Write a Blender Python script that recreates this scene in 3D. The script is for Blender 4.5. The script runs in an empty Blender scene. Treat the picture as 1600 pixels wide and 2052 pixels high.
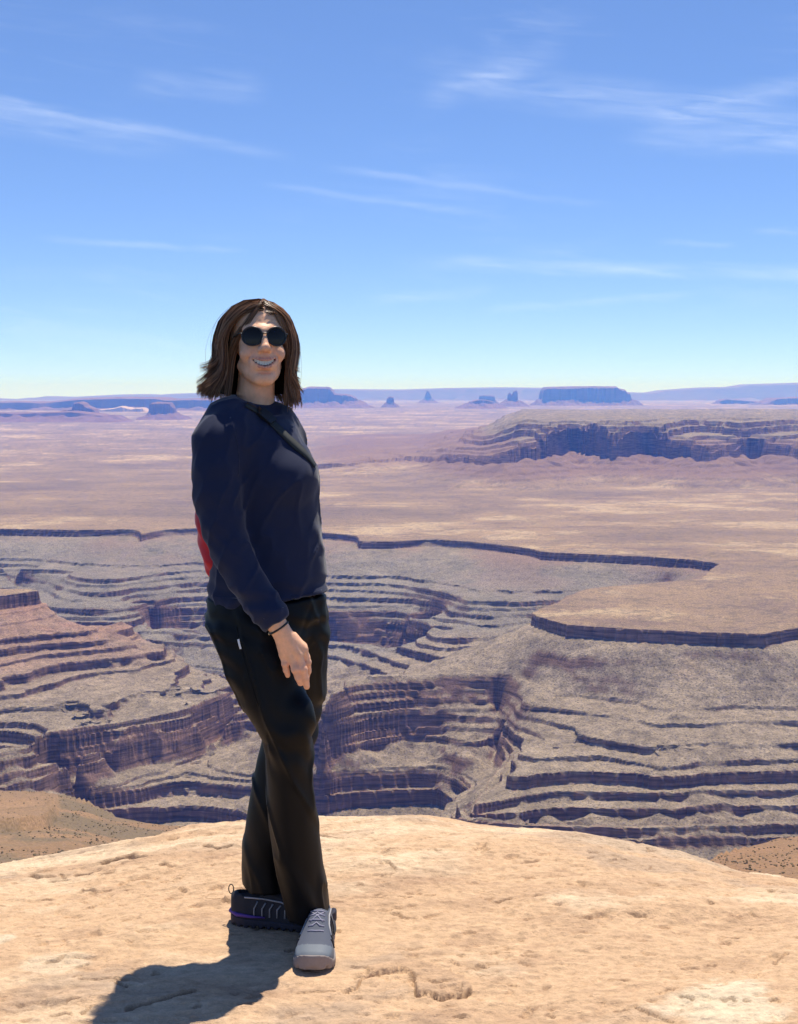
import bpy, bmesh, math, random
import numpy as np
from mathutils import Vector, Matrix

# ------------------------------------------------------------------ camera, world, sun, exposure
SC = bpy.context.scene
COL = SC.collection
HC, PITCH, FPX = 1.44, math.radians(4.65), 2900.0      # eye height (m), downward tilt, focal length in photo pixels
cam_d = bpy.data.cameras.new('camera'); cam = bpy.data.objects.new('camera', cam_d); COL.objects.link(cam)
cam.location = (0, 0, HC); cam.rotation_euler = (math.pi/2 - PITCH, 0, 0)
cam_d.sensor_fit = 'VERTICAL'; cam_d.sensor_height = 24.0; cam_d.lens = FPX/2052*24.0
cam_d.clip_start = 0.05; cam_d.clip_end = 300000
SC.camera = cam

SUN_AZ, SUN_EL = math.radians(24), math.radians(71)    # azimuth clockwise from the view direction (+Y)
world = bpy.data.worlds.new('World'); SC.world = world; world.use_nodes = True
sun_d = bpy.data.lights.new('sun', 'SUN'); sun = bpy.data.objects.new('sun', sun_d); COL.objects.link(sun)
sun_d.energy = 4.4; sun_d.angle = math.radians(0.53); sun_d.color = (1.0, 0.93, 0.82)
sd = Vector((math.sin(SUN_AZ)*math.cos(SUN_EL), math.cos(SUN_AZ)*math.cos(SUN_EL), math.sin(SUN_EL)))
sun.rotation_euler = sd.to_track_quat('Z', 'Y').to_euler()
vs = SC.view_settings
vs.view_transform = 'Standard'; vs.look = 'None'; vs.exposure = 0.5; vs.gamma = 1.0; vs.use_curve_mapping = False
SC.cycles.max_bounces = 6; SC.cycles.volume_bounces = 1; SC.cycles.use_denoising = True

class NT:
    """small helper round a node tree"""
    def __init__(s, tree): s.t = tree; s.n = tree.nodes; s.l = tree.links
    def new(s, typ, **kw):
        n = s.n.new(typ)
        for k, v in kw.items():
            setattr(n, k, v)
        return n
    def set(s, n, i, v):
        sock = n.inputs[i]
        if isinstance(v, bpy.types.NodeSocket): s.l.new(v, sock)
        else: sock.default_value = v
    def math(s, op, a, b=0.0, c=0.0, clamp=False):
        n = s.new('ShaderNodeMath', operation=op, use_clamp=clamp)
        s.set(n, 0, a); s.set(n, 1, b); s.set(n, 2, c); return n.outputs[0]
    def vmath(s, op, a, b=(0, 0, 0)):
        n = s.new('ShaderNodeVectorMath', operation=op); s.set(n, 0, a); s.set(n, 1, b); return n.outputs[0]
    def noise(s, vec, scale, detail=4.0, rough=0.55, dist=0.0, typ='FBM'):
        n = s.new('ShaderNodeTexNoise'); n.noise_type = typ
        s.set(n, 'Vector', vec); s.set(n, 'Scale', scale); s.set(n, 'Detail', detail); s.set(n, 'Roughness', rough); s.set(n, 'Distortion', dist)
        return n.outputs[0]
    def ramp(s, fac, pts, interp='LINEAR'):
        n = s.new('ShaderNodeValToRGB'); n.color_ramp.interpolation = interp
        els = n.color_ramp.elements
        while len(els) < len(pts): els.new(0.5)
        for e, (p, c) in zip(els, pts):
            e.position = p; e.color = (*c, 1) if len(c) == 3 else c
        s.set(n, 0, fac); return n.outputs[0]
    def mapr(s, v, a, b, c=0.0, d=1.0, smooth=False):
        n = s.new('ShaderNodeMapRange'); n.interpolation_type = 'SMOOTHSTEP' if smooth else 'LINEAR'
        for i, x in enumerate((v, a, b, c, d)): s.set(n, i, x)
        return n.outputs[0]
    def mix(s, fac, a, b, blend='MIX'):
        n = s.new('ShaderNodeMix'); n.data_type = 'RGBA'; n.blend_type = blend
        s.set(n, 0, fac); s.set(n, 6, a if isinstance(a, bpy.types.NodeSocket) else (*a, 1)); s.set(n, 7, b if isinstance(b, bpy.types.NodeSocket) else (*b, 1))
        return n.outputs[2]
    def scale(s, vec, xyz):
        n = s.new('ShaderNodeVectorMath', operation='MULTIPLY'); s.set(n, 0, vec); s.set(n, 1, xyz); return n.outputs[0]

# sky: Nishita plus thin cirrus laid out by compass direction and height above the horizon
w = NT(world.node_tree); w.n.clear()
sky = w.new('ShaderNodeTexSky', sky_type='NISHITA'); sky.sun_disc = False
sky.sun_elevation = SUN_EL; sky.sun_rotation = SUN_AZ
sky.altitude = 3000; sky.air_density = 0.6; sky.dust_density = 0.0; sky.ozone_density = 8.0
geo = w.new('ShaderNodeTexCoord'); dirv = geo.outputs['Generated']
sep = w.new('ShaderNodeSeparateXYZ'); w.set(sep, 0, dirv)
DX, DY, DZ = sep.outputs
azm = w.math('ARCTAN2', DX, DY)                       # radians right of the view
elv = w.math('ARCSINE', DZ)
def px_az(x): return math.atan((x-800)/FPX)
def px_el(y): return math.atan((1026-y)/FPX) - PITCH
cmb = w.new('ShaderNodeCombineXYZ'); w.set(cmb, 0, azm); w.set(cmb, 1, elv); AE = cmb.outputs[0]
rot = w.new('ShaderNodeVectorRotate', rotation_type='Z_AXIS'); w.set(rot, 'Vector', AE); w.set(rot, 'Angle', 0.10)
wisp = w.noise(w.scale(rot.outputs[0], (5.0, 34.0, 1)), 1.6, 7, 0.62, 0.7)
big = w.noise(w.scale(AE, (3.2, 9.0, 1)), 1.3, 3, 0.5)
c1 = w.math('MULTIPLY', w.mapr(wisp, 0.46, 0.80, smooth=True), w.mapr(big, 0.44, 0.68, smooth=True))
def streak(x0, y0, x1, y1, width, strength, sag=0.0):
    """one drawn-out streak of cirrus between two directions"""
    a0, e0, a1, e1 = px_az(x0), px_el(y0), px_az(x1), px_el(y1)
    t = w.mapr(azm, a0, a1)
    mid = w.math('ADD', w.math('MULTIPLY', t, e1-e0), e0)
    mid = w.math('ADD', mid, w.math('MULTIPLY', w.math('MULTIPLY', t, w.math('SUBTRACT', 1.0, t)), sag))
    mid = w.math('ADD', mid, w.math('MULTIPLY', w.math('SUBTRACT', w.noise(w.scale(AE, (26, 26, 1)), 1.0, 3), 0.5), 0.006))
    dd = w.math('ABSOLUTE', w.math('SUBTRACT', elv, mid))
    f = w.mapr(dd, 0.0, width, 1.0, 0.0, smooth=True)
    ends = w.math('MULTIPLY', w.mapr(t, 0.0, 0.25, smooth=True), w.mapr(t, 1.0, 0.75, smooth=True))
    tex = w.mapr(w.noise(w.scale(rot.outputs[0], (14, 120, 1)), 1.2, 5, 0.6, 0.5), 0.3, 0.7)
    return w.math('MULTIPLY', w.math('MULTIPLY', f, ends), w.math('MULTIPLY', tex, strength))
tot = w.math('MULTIPLY', c1, 0.55)
for a in ((-320, 180, 640, 325, 0.0060, 0.62, 0.006), (-420, 210, 420, 300, 0.016, 0.60, 0.0), (600, 330, 1260, 425, 0.0042, 0.5, 0.006), (500, 365, 1010, 436, 0.0038, 0.42, 0.0),
          (760, 520, 1900, 570, 0.008, 0.85, 0.0), (930, 625, 1420, 592, 0.0045, 0.6, 0.0), (60, 485, 520, 505, 0.0036, 0.6, 0.0), (700, 605, 1010, 580, 0.006, 0.45, 0.0),
          (800, 130, 1750, 300, 0.020, 0.75, 0.0), (820, 215, 1150, 85, 0.016, 0.5, 0.0), (1200, 285, 1900, 325, 0.012, 0.5, 0.0), (1250, 260, 1700, 170, 0.013, 0.5, 0.0), (260, 175, 560, 180, 0.014, 0.5, 0.0),
          (1480, 470, 1800, 490, 0.004, 0.6, 0.0), (1300, 490, 1480, 500, 0.003, 0.5, 0.0)):
    tot = w.math('ADD', tot, streak(*a))
fade = w.mapr(elv, 0.0, 0.05, smooth=True)
tot = w.math('MULTIPLY', w.math('MINIMUM', tot, 0.9), fade)
hsv = w.new('ShaderNodeHueSaturation'); w.set(hsv, 'Saturation', 1.11); w.set(hsv, 'Hue', 0.511); w.set(hsv, 'Value', 1.0); w.set(hsv, 'Color', sky.outputs[0])
gam = w.new('ShaderNodeGamma'); w.set(gam, 0, hsv.outputs[0]); w.set(gam, 1, 0.70); SKYCOL = w.scale(gam.outputs[0], (1.48, 1.48, 1.48))
bg = w.new('ShaderNodeBackground'); w.set(bg, 'Strength', 0.149)
w.set(bg, 'Color', w.mix(w.math('MULTIPLY', tot, 0.21), SKYCOL, (6.4, 6.7, 7.1)))
wo = w.new('ShaderNodeOutputWorld'); w.l.new(bg.outputs[0], wo.inputs[0])

# ------------------------------------------------------------------ general helpers
def ray(px, py):
    """direction of a photo pixel"""
    u, v = (px-800)/FPX, (py-1026)/FPX
    return np.array((u, math.cos(PITCH)-v*math.sin(PITCH), -math.sin(PITCH)-v*math.cos(PITCH)))
def at_z(px, py, z):
    d = ray(px, py); t = (z-HC)/d[2]; return d*t + np.array((0, 0, HC))
def at_y(px, py, y):
    d = ray(px, py); t = y/d[1]; return d*t + np.array((0, 0, HC))

def _hash(ix, iy, iz, seed):
    h = (ix*374761393 + iy*668265263 + iz*2147483647*3 + seed*974711) & 0xFFFFFFFF
    h = ((h ^ (h >> 13))*1274126177) & 0xFFFFFFFF
    h = ((h ^ (h >> 16))*2246822519) & 0xFFFFFFFF
    return ((h ^ (h >> 15)) & 0xFFFFFF)/float(0xFFFFFF)
def vnoise(x, y, seed=0, z=None):
    x = np.asarray(x, float); y = np.asarray(y, float)
    ix = np.floor(x).astype(np.int64); iy = np.floor(y).astype(np.int64); fx = x-ix; fy = y-iy
    fx = fx*fx*fx*(fx*(fx*6-15)+10); fy = fy*fy*fy*(fy*(fy*6-15)+10)
    def plane(iz):
        a = _hash(ix, iy, iz, seed); b = _hash(ix+1, iy, iz, seed); c = _hash(ix, iy+1, iz, seed); d = _hash(ix+1, iy+1, iz, seed)
        return (a+(b-a)*fx) + ((c+(d-c)*fx)-(a+(b-a)*fx))*fy
    if z is None: return plane(0)*2-1
    z = np.asarray(z, float); iz = np.floor(z).astype(np.int64); fz = z-iz; fz = fz*fz*(3-2*fz)
    p, q = plane(iz), plane(iz+1)
    return (p+(q-p)*fz)*2-1
def fbm(x, y, octs=4, seed=0, gain=0.5, z=None):
    s = 0.0; a = 1.0; n = 0.0; f = 1.0
    for o in range(octs):
        s = s + a*vnoise(x*f+o*17.3, y*f-o*9.1, seed+o, None if z is None else z*f); n += a; a *= gain; f *= 2.03
    return s/n
def sstep(x, a, b):
    t = np.clip((x-a)/(b-a), 0, 1); return t*t*(3-2*t)

def mesh_obj(name, verts, faces, material=None, parent=None, smooth=True, kind=None):
    me = bpy.data.meshes.new(name)
    verts = np.asarray(verts, np.float32)
    if isinstance(faces, np.ndarray):
        n, k = faces.shape
        me.vertices.add(len(verts)); me.vertices.foreach_set('co', verts.ravel())
        me.loops.add(n*k); me.loops.foreach_set('vertex_index', faces.astype(np.int32).ravel())
        me.polygons.add(n); me.polygons.foreach_set('loop_start', np.arange(0, n*k, k, dtype=np.int32))
        me.update(calc_edges=True); me.validate()
    else:
        me.from_pydata([tuple(map(float, v)) for v in verts], [], [tuple(f) for f in faces]); me.update()
    me.polygons.foreach_set('use_smooth', np.full(len(me.polygons), smooth))
    if material: me.materials.append(material)
    o = bpy.data.objects.new(name, me); COL.objects.link(o)
    if parent is not None: o.parent = parent
    if kind: o['kind'] = kind
    return o
def add_color(o, name, rgb):
    at = o.data.color_attributes.new(name, 'FLOAT_COLOR', 'POINT')
    a = np.ones((len(o.data.vertices), 4), np.float32); a[:, :3] = rgb
    at.data.foreach_set('color', a.ravel())
def empty(name, loc=(0, 0, 0)):
    o = bpy.data.objects.new(name, None); COL.objects.link(o); o.location = loc; o.empty_display_size = 0.1; return o
def tag(o, label=None, cat=None, group=None, kind=None):
    for k, v in (('label', label), ('category', cat), ('group', group), ('kind', kind)):
        if v: o[k] = v
    return o
def grid_faces(nr, nc):
    i = np.arange((nr-1)*nc).reshape(nr-1, nc)[:, :-1].ravel()
    return np.stack([i, i+1, i+nc+1, i+nc], 1)
def material(name, rough=0.8, spec=0.3):
    m = bpy.data.materials.new(name); m.use_nodes = True
    nt = NT(m.node_tree); b = m.node_tree.nodes['Principled BSDF']
    b.inputs['Roughness'].default_value = rough; b.inputs['Specular IOR Level'].default_value = spec
    return m, nt, b
def bump(nt, b, height, strength, dist):
    n = nt.new('ShaderNodeBump'); nt.set(n, 'Strength', strength); nt.set(n, 'Distance', dist); nt.set(n, 'Height', height)
    nt.l.new(n.outputs[0], b.inputs['Normal']); return n
# ------------------------------------------------------------------ canyon and plain
PLAIN = -450.0
def trace(z, *pts): return np.array([at_z(px, py, z)[:2] for px, py in pts])
RIM = trace(PLAIN, (-1500, 1056), (-700, 1064), (-300, 1058), (0, 1060), (150, 1062), (270, 1060), (280, 1071), (330, 1060), (390, 1058), (500, 1058), (650, 1067), (716, 1073), (722, 1085), (780, 1085), (860, 1080), (930, 1084),
            (1000, 1091), (1060, 1099), (1082, 1106), (1180, 1110), (1290, 1116), (1380, 1121), (1442, 1130), (1415, 1149), (1400, 1160), (1300, 1168), (1170, 1180), (1130, 1195), (1110, 1208), (1062, 1229),
            (1090, 1240), (1140, 1254), (1220, 1258), (1300, 1262), (1450, 1268), (1540, 1271), (1600, 1258), (1800, 1262), (2100, 1245), (2500, 1255))
SPUR = trace(PLAIN, (-1500, 1150), (-500, 1165), (0, 1179), (60, 1180), (86, 1183), (60, 1188), (0, 1196), (-300, 1205), (-900, 1210), (-1500, 1215))
CONT = [(-518, trace(-518, (-600, 1275), (-200, 1290), (0, 1287), (89, 1274), (189, 1263), (252, 1241)) ),
        (-531, trace(-531, (-400, 1330), (0, 1316), (52, 1302), (105, 1292), (205, 1284), (236, 1268), (270, 1255))),
        (-559, trace(-559, (-300, 1380), (0, 1366), (76, 1355), (157, 1334), (278, 1318), (323, 1305), (338, 1289))),
        (-574, trace(-574, (-300, 1410), (0, 1394), (105, 1373), (178, 1355), (299, 1334), (344, 1321), (356, 1302))),
        (-591, trace(-591, (-300, 1520), (0, 1489), (62, 1477), (64, 1464), (182, 1438), (266, 1425), (393, 1399), (448, 1383), (470, 1370))),
        (-618, trace(-618, (-500, 1580), (0, 1532), (146, 1502), (227, 1473), (312, 1454), (445, 1428), (494, 1402), (500, 1385))),
        (-690, trace(-690, (-500, 1630), (0, 1582), (123, 1578), (239, 1549), (310, 1532), (338, 1533), (409, 1511), (465, 1478), (520, 1440), (540, 1400))),
        # far wall
        (-524, trace(-524, (-600, 1140), (0, 1135), (52, 1137), (168, 1134), (143, 1148), (163, 1153), (223, 1157), (289, 1149), (388, 1132), (500, 1150), (650, 1162), (800, 1160), (850, 1175), (900, 1186), (941, 1200), (1040, 1200), (1150, 1197), (1280, 1185), (1330, 1178))),
        (-577, trace(-577, (-600, 1200), (0, 1166), (80, 1180), (123, 1204), (191, 1214), (273, 1207), (341, 1190), (413, 1183), (520, 1200), (653, 1219), (785, 1217), (830, 1217), (818, 1237), (854, 1240), (866, 1258), (890, 1267), (950, 1264), (1016, 1256), (1100, 1245), (1180, 1235))),
        (-622, trace(-622, (-600, 1250), (100, 1252), (273, 1254), (358, 1251), (366, 1263), (470, 1262), (560, 1266), (653, 1273), (722, 1279), (782, 1300), (830, 1312), (862, 1326), (930, 1322), (1000, 1310))),
        (-690, trace(-690, (366, 1302), (470, 1300), (653, 1306), (700, 1309), (770, 1330), (800, 1330), (870, 1338))),
        (-764, trace(-764, (300, 1328), (470, 1348), (653, 1362), (760, 1375), (850, 1365))),
        # ridge in the middle and the right-hand wall
        (-545, trace(-545, (648, 1392), (680, 1375), (719, 1357), (830, 1351), (935, 1349), (1031, 1354), (1058, 1361))), (-553, trace(-553, (1060, 1362), (1076, 1380))),
        (-560, trace(-560, (1070, 1392), (1052, 1401), (1150, 1392), (1250, 1398), (1300, 1415), (1345, 1426), (1450, 1412), (1600, 1416), (1900, 1410), (2400, 1415))),
        (-546, trace(-546, (700, 1352), (800, 1347), (900, 1343), (960, 1342))),
        (-590, trace(-590, (1044, 1494), (1150, 1479), (1240, 1490), (1350, 1510), (1450, 1496), (1600, 1490), (1900, 1495), (2400, 1490))),
        (-606, trace(-606, (1025, 1540), (1200, 1516), (1340, 1541), (1480, 1526), (1600, 1520), (1900, 1530), (2400, 1520))),
        (-590, trace(-590, (630, 1420), (647, 1416), (725, 1413), (830, 1403), (920, 1402), (1000, 1406))),
        (-618, trace(-618, (1000, 1428), (1003, 1450), (1042, 1480), (1030, 1503), (1020, 1548), (985, 1575), (930, 1592), (905, 1614), (1000, 1626), (1150, 1630), (1250, 1634), (1400, 1630), (1600, 1620), (2000, 1625), (2400, 1620))),
        (-655, trace(-655, (560, 1500), (632, 1505), (710, 1497), (815, 1478), (875, 1480), (935, 1508), (974, 1493), (994, 1488))),
        (-688, trace(-688, (1003, 1522), (975, 1560), (900, 1610), (885, 1660), (1000, 1700), (1200, 1712), (1600, 1700), (2200, 1700))),
        (-702, trace(-702, (250, 1620), (276, 1626), (325, 1631), (400, 1628), (487, 1622), (560, 1585))),
        (-692, trace(-692, (600, 1552), (632, 1548), (740, 1545), (812, 1540), (890, 1537), (935, 1552), (948, 1572), (905, 1600))),
        (-694, trace(-694, (120, 1596), (208, 1581), (292, 1564), (344, 1545), (396, 1525), (481, 1490))),
        (-767, trace(-767, (100, 1650), (300, 1700), (480, 1698), (560, 1668), (632, 1645), (740, 1640), (860, 1632), (880, 1700))),
        # unseen river bed behind the left-hand spur, and the near side
        (-770, np.array([(-190, 3060), (-250, 3200), (-420, 3390), (-640, 3530), (-1100, 3600), (-2600, 3600)])),
        (-620, np.array([(-306, 2995), (-360, 3085), (-440, 3205), (-500, 3275), (-600, 3365), (-760, 3425), (-1300, 3470), (-2600, 3450)])),
        (-690, np.array([(-262, 3005), (-325, 3120), (-425, 3270), (-570, 3410), (-800, 3480), (-1300, 3510), (-2600, 3500)])),
        (-490, trace(-490, (1080, 1292), (1150, 1306), (1300, 1312), (1500, 1316))), (-520, trace(-520, (1085, 1329), (1130, 1338), (1300, 1352))),
        (-495, np.array([(205, 2920), (200, 2970), (240, 3040), (330, 3140)])), (-535, np.array([(120, 2840), (95, 2930), (150, 3080), (260, 3220)])),
        (-775, np.array([(-2600, 2150), (-800, 2200), (0, 2120), (150, 1950), (900, 1930), (2600, 1900)]))]
# membrane through the traced contours on a plan grid
GX0, GX1, GY0, GY1, GS = -2000.0, 2000.0, 1700.0, 5200.0, 6.25
gnx, gny = int((GX1-GX0)/GS)+1, int((GY1-GY0)/GS)+1
def inside(poly, x, y):
    r = np.zeros(x.shape, bool); n = len(poly); j = n-1
    for i in range(n):
        (xi, yi), (xj, yj) = poly[i], poly[j]
        c = ((yi > y) != (yj > y)) & (x < (xj-xi)*(y-yi)/((yj-yi) + 1e-12) + xi)
        r ^= c; j = i
    return r
CANYON = np.vstack([RIM, [(2600, 2500), (2600, 1000), (-2600, 1000), (-2600, 4700)]])
def solve():
    levels = []
    gs = GS*8
    prev = None
    while gs >= GS-1e-6:
        nx, ny = int((GX1-GX0)/gs)+1, int((GY1-GY0)/gs)+1
        X, Y = np.meshgrid(GX0+np.arange(nx)*gs, GY0+np.arange(ny)*gs)
        plain = ~inside(CANYON, X, Y) | inside(SPUR, X, Y)
        fix = plain.copy(); val = np.where(plain, PLAIN, 0.0)
        for z, pl in CONT:
            for a, b in zip(pl[:-1], pl[1:]):
                n = max(2, int(np.hypot(*(b-a))/gs*2))
                t = np.linspace(0, 1, n)[:, None]; p = a + (b-a)*t
                i = np.round((p[:, 0]-GX0)/gs).astype(int); j = np.round((p[:, 1]-GY0)/gs).astype(int)
                k = (i >= 0) & (i < nx) & (j >= 0) & (j < ny); i, j = i[k], j[k]
                k = ~plain[j, i]; fix[j[k], i[k]] = True; val[j[k], i[k]] = z
        if prev is None: H = np.where(fix, val, -600.0)
        else:
            ii = np.clip(np.arange(nx)/2, 0, prev.shape[1]-1.001); jj = np.clip(np.arange(ny)/2, 0, prev.shape[0]-1.001)
            i0, j0 = ii.astype(int), jj.astype(int); fi, fj = (ii-i0)[None], (jj-j0)[:, None]
            P = prev
            H = (P[j0][:, i0]*(1-fi)+P[j0][:, i0+1]*fi)*(1-fj) + (P[j0+1][:, i0]*(1-fi)+P[j0+1][:, i0+1]*fi)*fj
            H = np.where(fix, val, H)
        for it in range(260 if prev is None else 120):
            Q = np.pad(H, 1, mode='edge')
            A = (Q[:-2, 1:-1]+Q[2:, 1:-1]+Q[1:-1, :-2]+Q[1:-1, 2:])/4
            H = np.where(fix, val, A)
        prev = H; gs /= 2
    for it in range(2):                                  # soften creases, keep the plain
        Q = np.pad(H, 1, mode='edge')
        A = (Q[:-2, 1:-1]+Q[2:, 1:-1]+Q[1:-1, :-2]+Q[1:-1, 2:])/8 + H/2
        H = np.where(plain, PLAIN, A)
    return H, plain
HG, PLG = solve()
def bil(G, x, y):
    ii = np.clip((x-GX0)/GS, 0, gnx-1.001); jj = np.clip((y-GY0)/GS, 0, gny-1.001)
    i, j = ii.astype(int), jj.astype(int); fi, fj = ii-i, jj-j
    return (G[j, i]*(1-fi)+G[j, i+1]*fi)*(1-fj) + (G[j+1, i]*(1-fi)+G[j+1, i+1]*fi)*fj
T_STEPS = [(-450.6, -452.0, 22), (-480.5, -481.3, 2), (-497, -498, 3), (-517, -518.4, 9), (-530, -531.6, 11), (-543.5, -545, 7), (-558, -560, 13), (-573, -574.5, 9), (-589, -591, 13), (-605, -606.3, 8), (-616.5, -618.0, 20), (-630, -632, 14), (-646, -648, 22), (-690, -691, 5), (-696, -697, 6), (-701.5, -704, 24), (-722, -724, 26)]
T_IN, T_OUT = [0.0, -450.0], [0.0, -450.0]
for k_, (hi, lo, drop) in enumerate(T_STEPS):             # level z before each ledge, then its drop; the slope between catches up
    z_hi = min(hi, T_OUT[-1]-0.3)
    T_IN += [hi, lo]; T_OUT += [z_hi, z_hi-drop]
T_IN += [-780.0, -900.0]; T_OUT += [-776.0, -790.0]
T_IN = np.array(T_IN[::-1]); T_OUT = np.minimum.accumulate(np.array(T_OUT))[::-1]

# far escarpment on the right of the plain, traced the same way
S_IN, S_OUT = [-900.0, -704.0, -701.0, -648.0, -616.0, -602.0, -600.0, -470.0, -452.0, -450.6, 0.0], [-790.0, -730.0, -702.0, -690.0, -618.0, -604.0, -600.0, -482.0, -472.0, -450.0, 0.0]
def tr3(z, *p): return [(*at_z(a, b, z)[:2],) for a, b in p]
def base_plain(x, y):
    d = np.hypot(x, y)
    return PLAIN + 210*sstep(d, 9000, 36000) + 6*fbm(x/900, y/900, 4, 11)*sstep(d, 4600, 7000)
ESC_TOP = [(1.2e4, 4.0e3)] + tr3(-165, (2300, 846), (1900, 850), (1600, 846), (1480, 850), (1400, 845), (1300, 853), (1200, 852), (1120, 855), (1050, 850), (1000, 848), (955, 846), (940, 842)) + [(1500, 17000), (9000, 18000), (1.2e4, 12000)]
ESC_MID = tr3(-245, (2600, 885), (1900, 882), (1600, 884), (1500, 880), (1420, 888), (1300, 880), (1230, 884), (1150, 876), (1080, 886), (1012, 889), (960, 884), (900, 878), (830, 872), (700, 876))
ESC_LOW = tr3(-345, (2600, 930), (1900, 938), (1600, 932), (1500, 940), (1415, 941), (1330, 936), (1225, 941), (1100, 936), (1032, 936), (1000, 920), (890, 908), (800, 901), (640, 897))
ESC_FOOT = tr3(-440, (2600, 990), (1900, 1000), (1600, 985), (1400, 985), (1225, 978), (1032, 962), (900, 948), (800, 935), (650, 925), (560, 920))
def seg_dist(poly, x, y):
    best = np.full(x.shape, 1e12); side = np.zeros(x.shape)
    for (ax, ay), (bx, by) in zip(poly[:-1], poly[1:]):
        dx, dy = bx-ax, by-ay; L = dx*dx+dy*dy
        t = np.clip(((x-ax)*dx+(y-ay)*dy)/L, 0, 1)
        d = (x-ax-t*dx)**2+(y-ay-t*dy)**2
        k = d < best; best = np.where(k, d, best)
    return np.sqrt(best)
def escarp(x, y):
    """height above the plain of the layered mesa on the right"""
    n = fbm(x/600, y/600, 4, 31); n2 = fbm(x/150, y/150, 3, 5); n3 = fbm(x/60, y/60, 2, 6)
    def sd(poly, close):
        pl = np.array(poly + close)
        return seg_dist(poly, x, y)*np.where(inside(pl, x, y), 1, -1)
    far = [(-9000, 20000), (-9000, 40000), (4.2e4, 4.2e4), (4.2e4, 4000)]
    st = sd(ESC_TOP, []) + 150*n + 60*n2
    sm = sd(ESC_MID, far) + 45*n + 16*n2 + 4*n3
    sf = sd(ESC_FOOT, far)
    cone = 1-np.abs(fbm(x/120, y/120, 2, 77))*3.0         # scree cones standing against the cliff
    z = 104*np.clip((sm+620+60*n2)/620, 0, 1)**1.5 + 12*np.clip(cone, -0.6, 1)*sstep(sm, -260, -10)
    for h_ in (22, 45, 68, 90): z = z + 3.0*np.clip((z-h_)/2, -1, 1)
    c = np.clip(sm/14, 0, 1); lev = 150+14*n
    z = np.maximum(z, lev*c)
    z = z + 14*np.clip((sm-70)/4, 0, 1) + 12*np.clip(sm/700, 0, 1)
    for k, (o, h) in enumerate(((-640, 16), (-430, 20), (-240, 22), (-60, 36), (0, 30), (150, 12))):
        z = z + h*np.clip((st-o-10*n3)/5, 0, 1)*(sm > 0)
    d = np.hypot(x, y); a = np.arctan2(x, y)
    az = lambda p: math.atan((p-800)/FPX)
    return z*(0.42*sstep(a+0.01*n, az(520), az(760)) + 0.26*sstep(a+0.012*n2, az(830), az(950)) + 0.32*sstep(a+0.006*n2, az(960), az(1060)))*(1-sstep(d, 13500, 16500))

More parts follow.
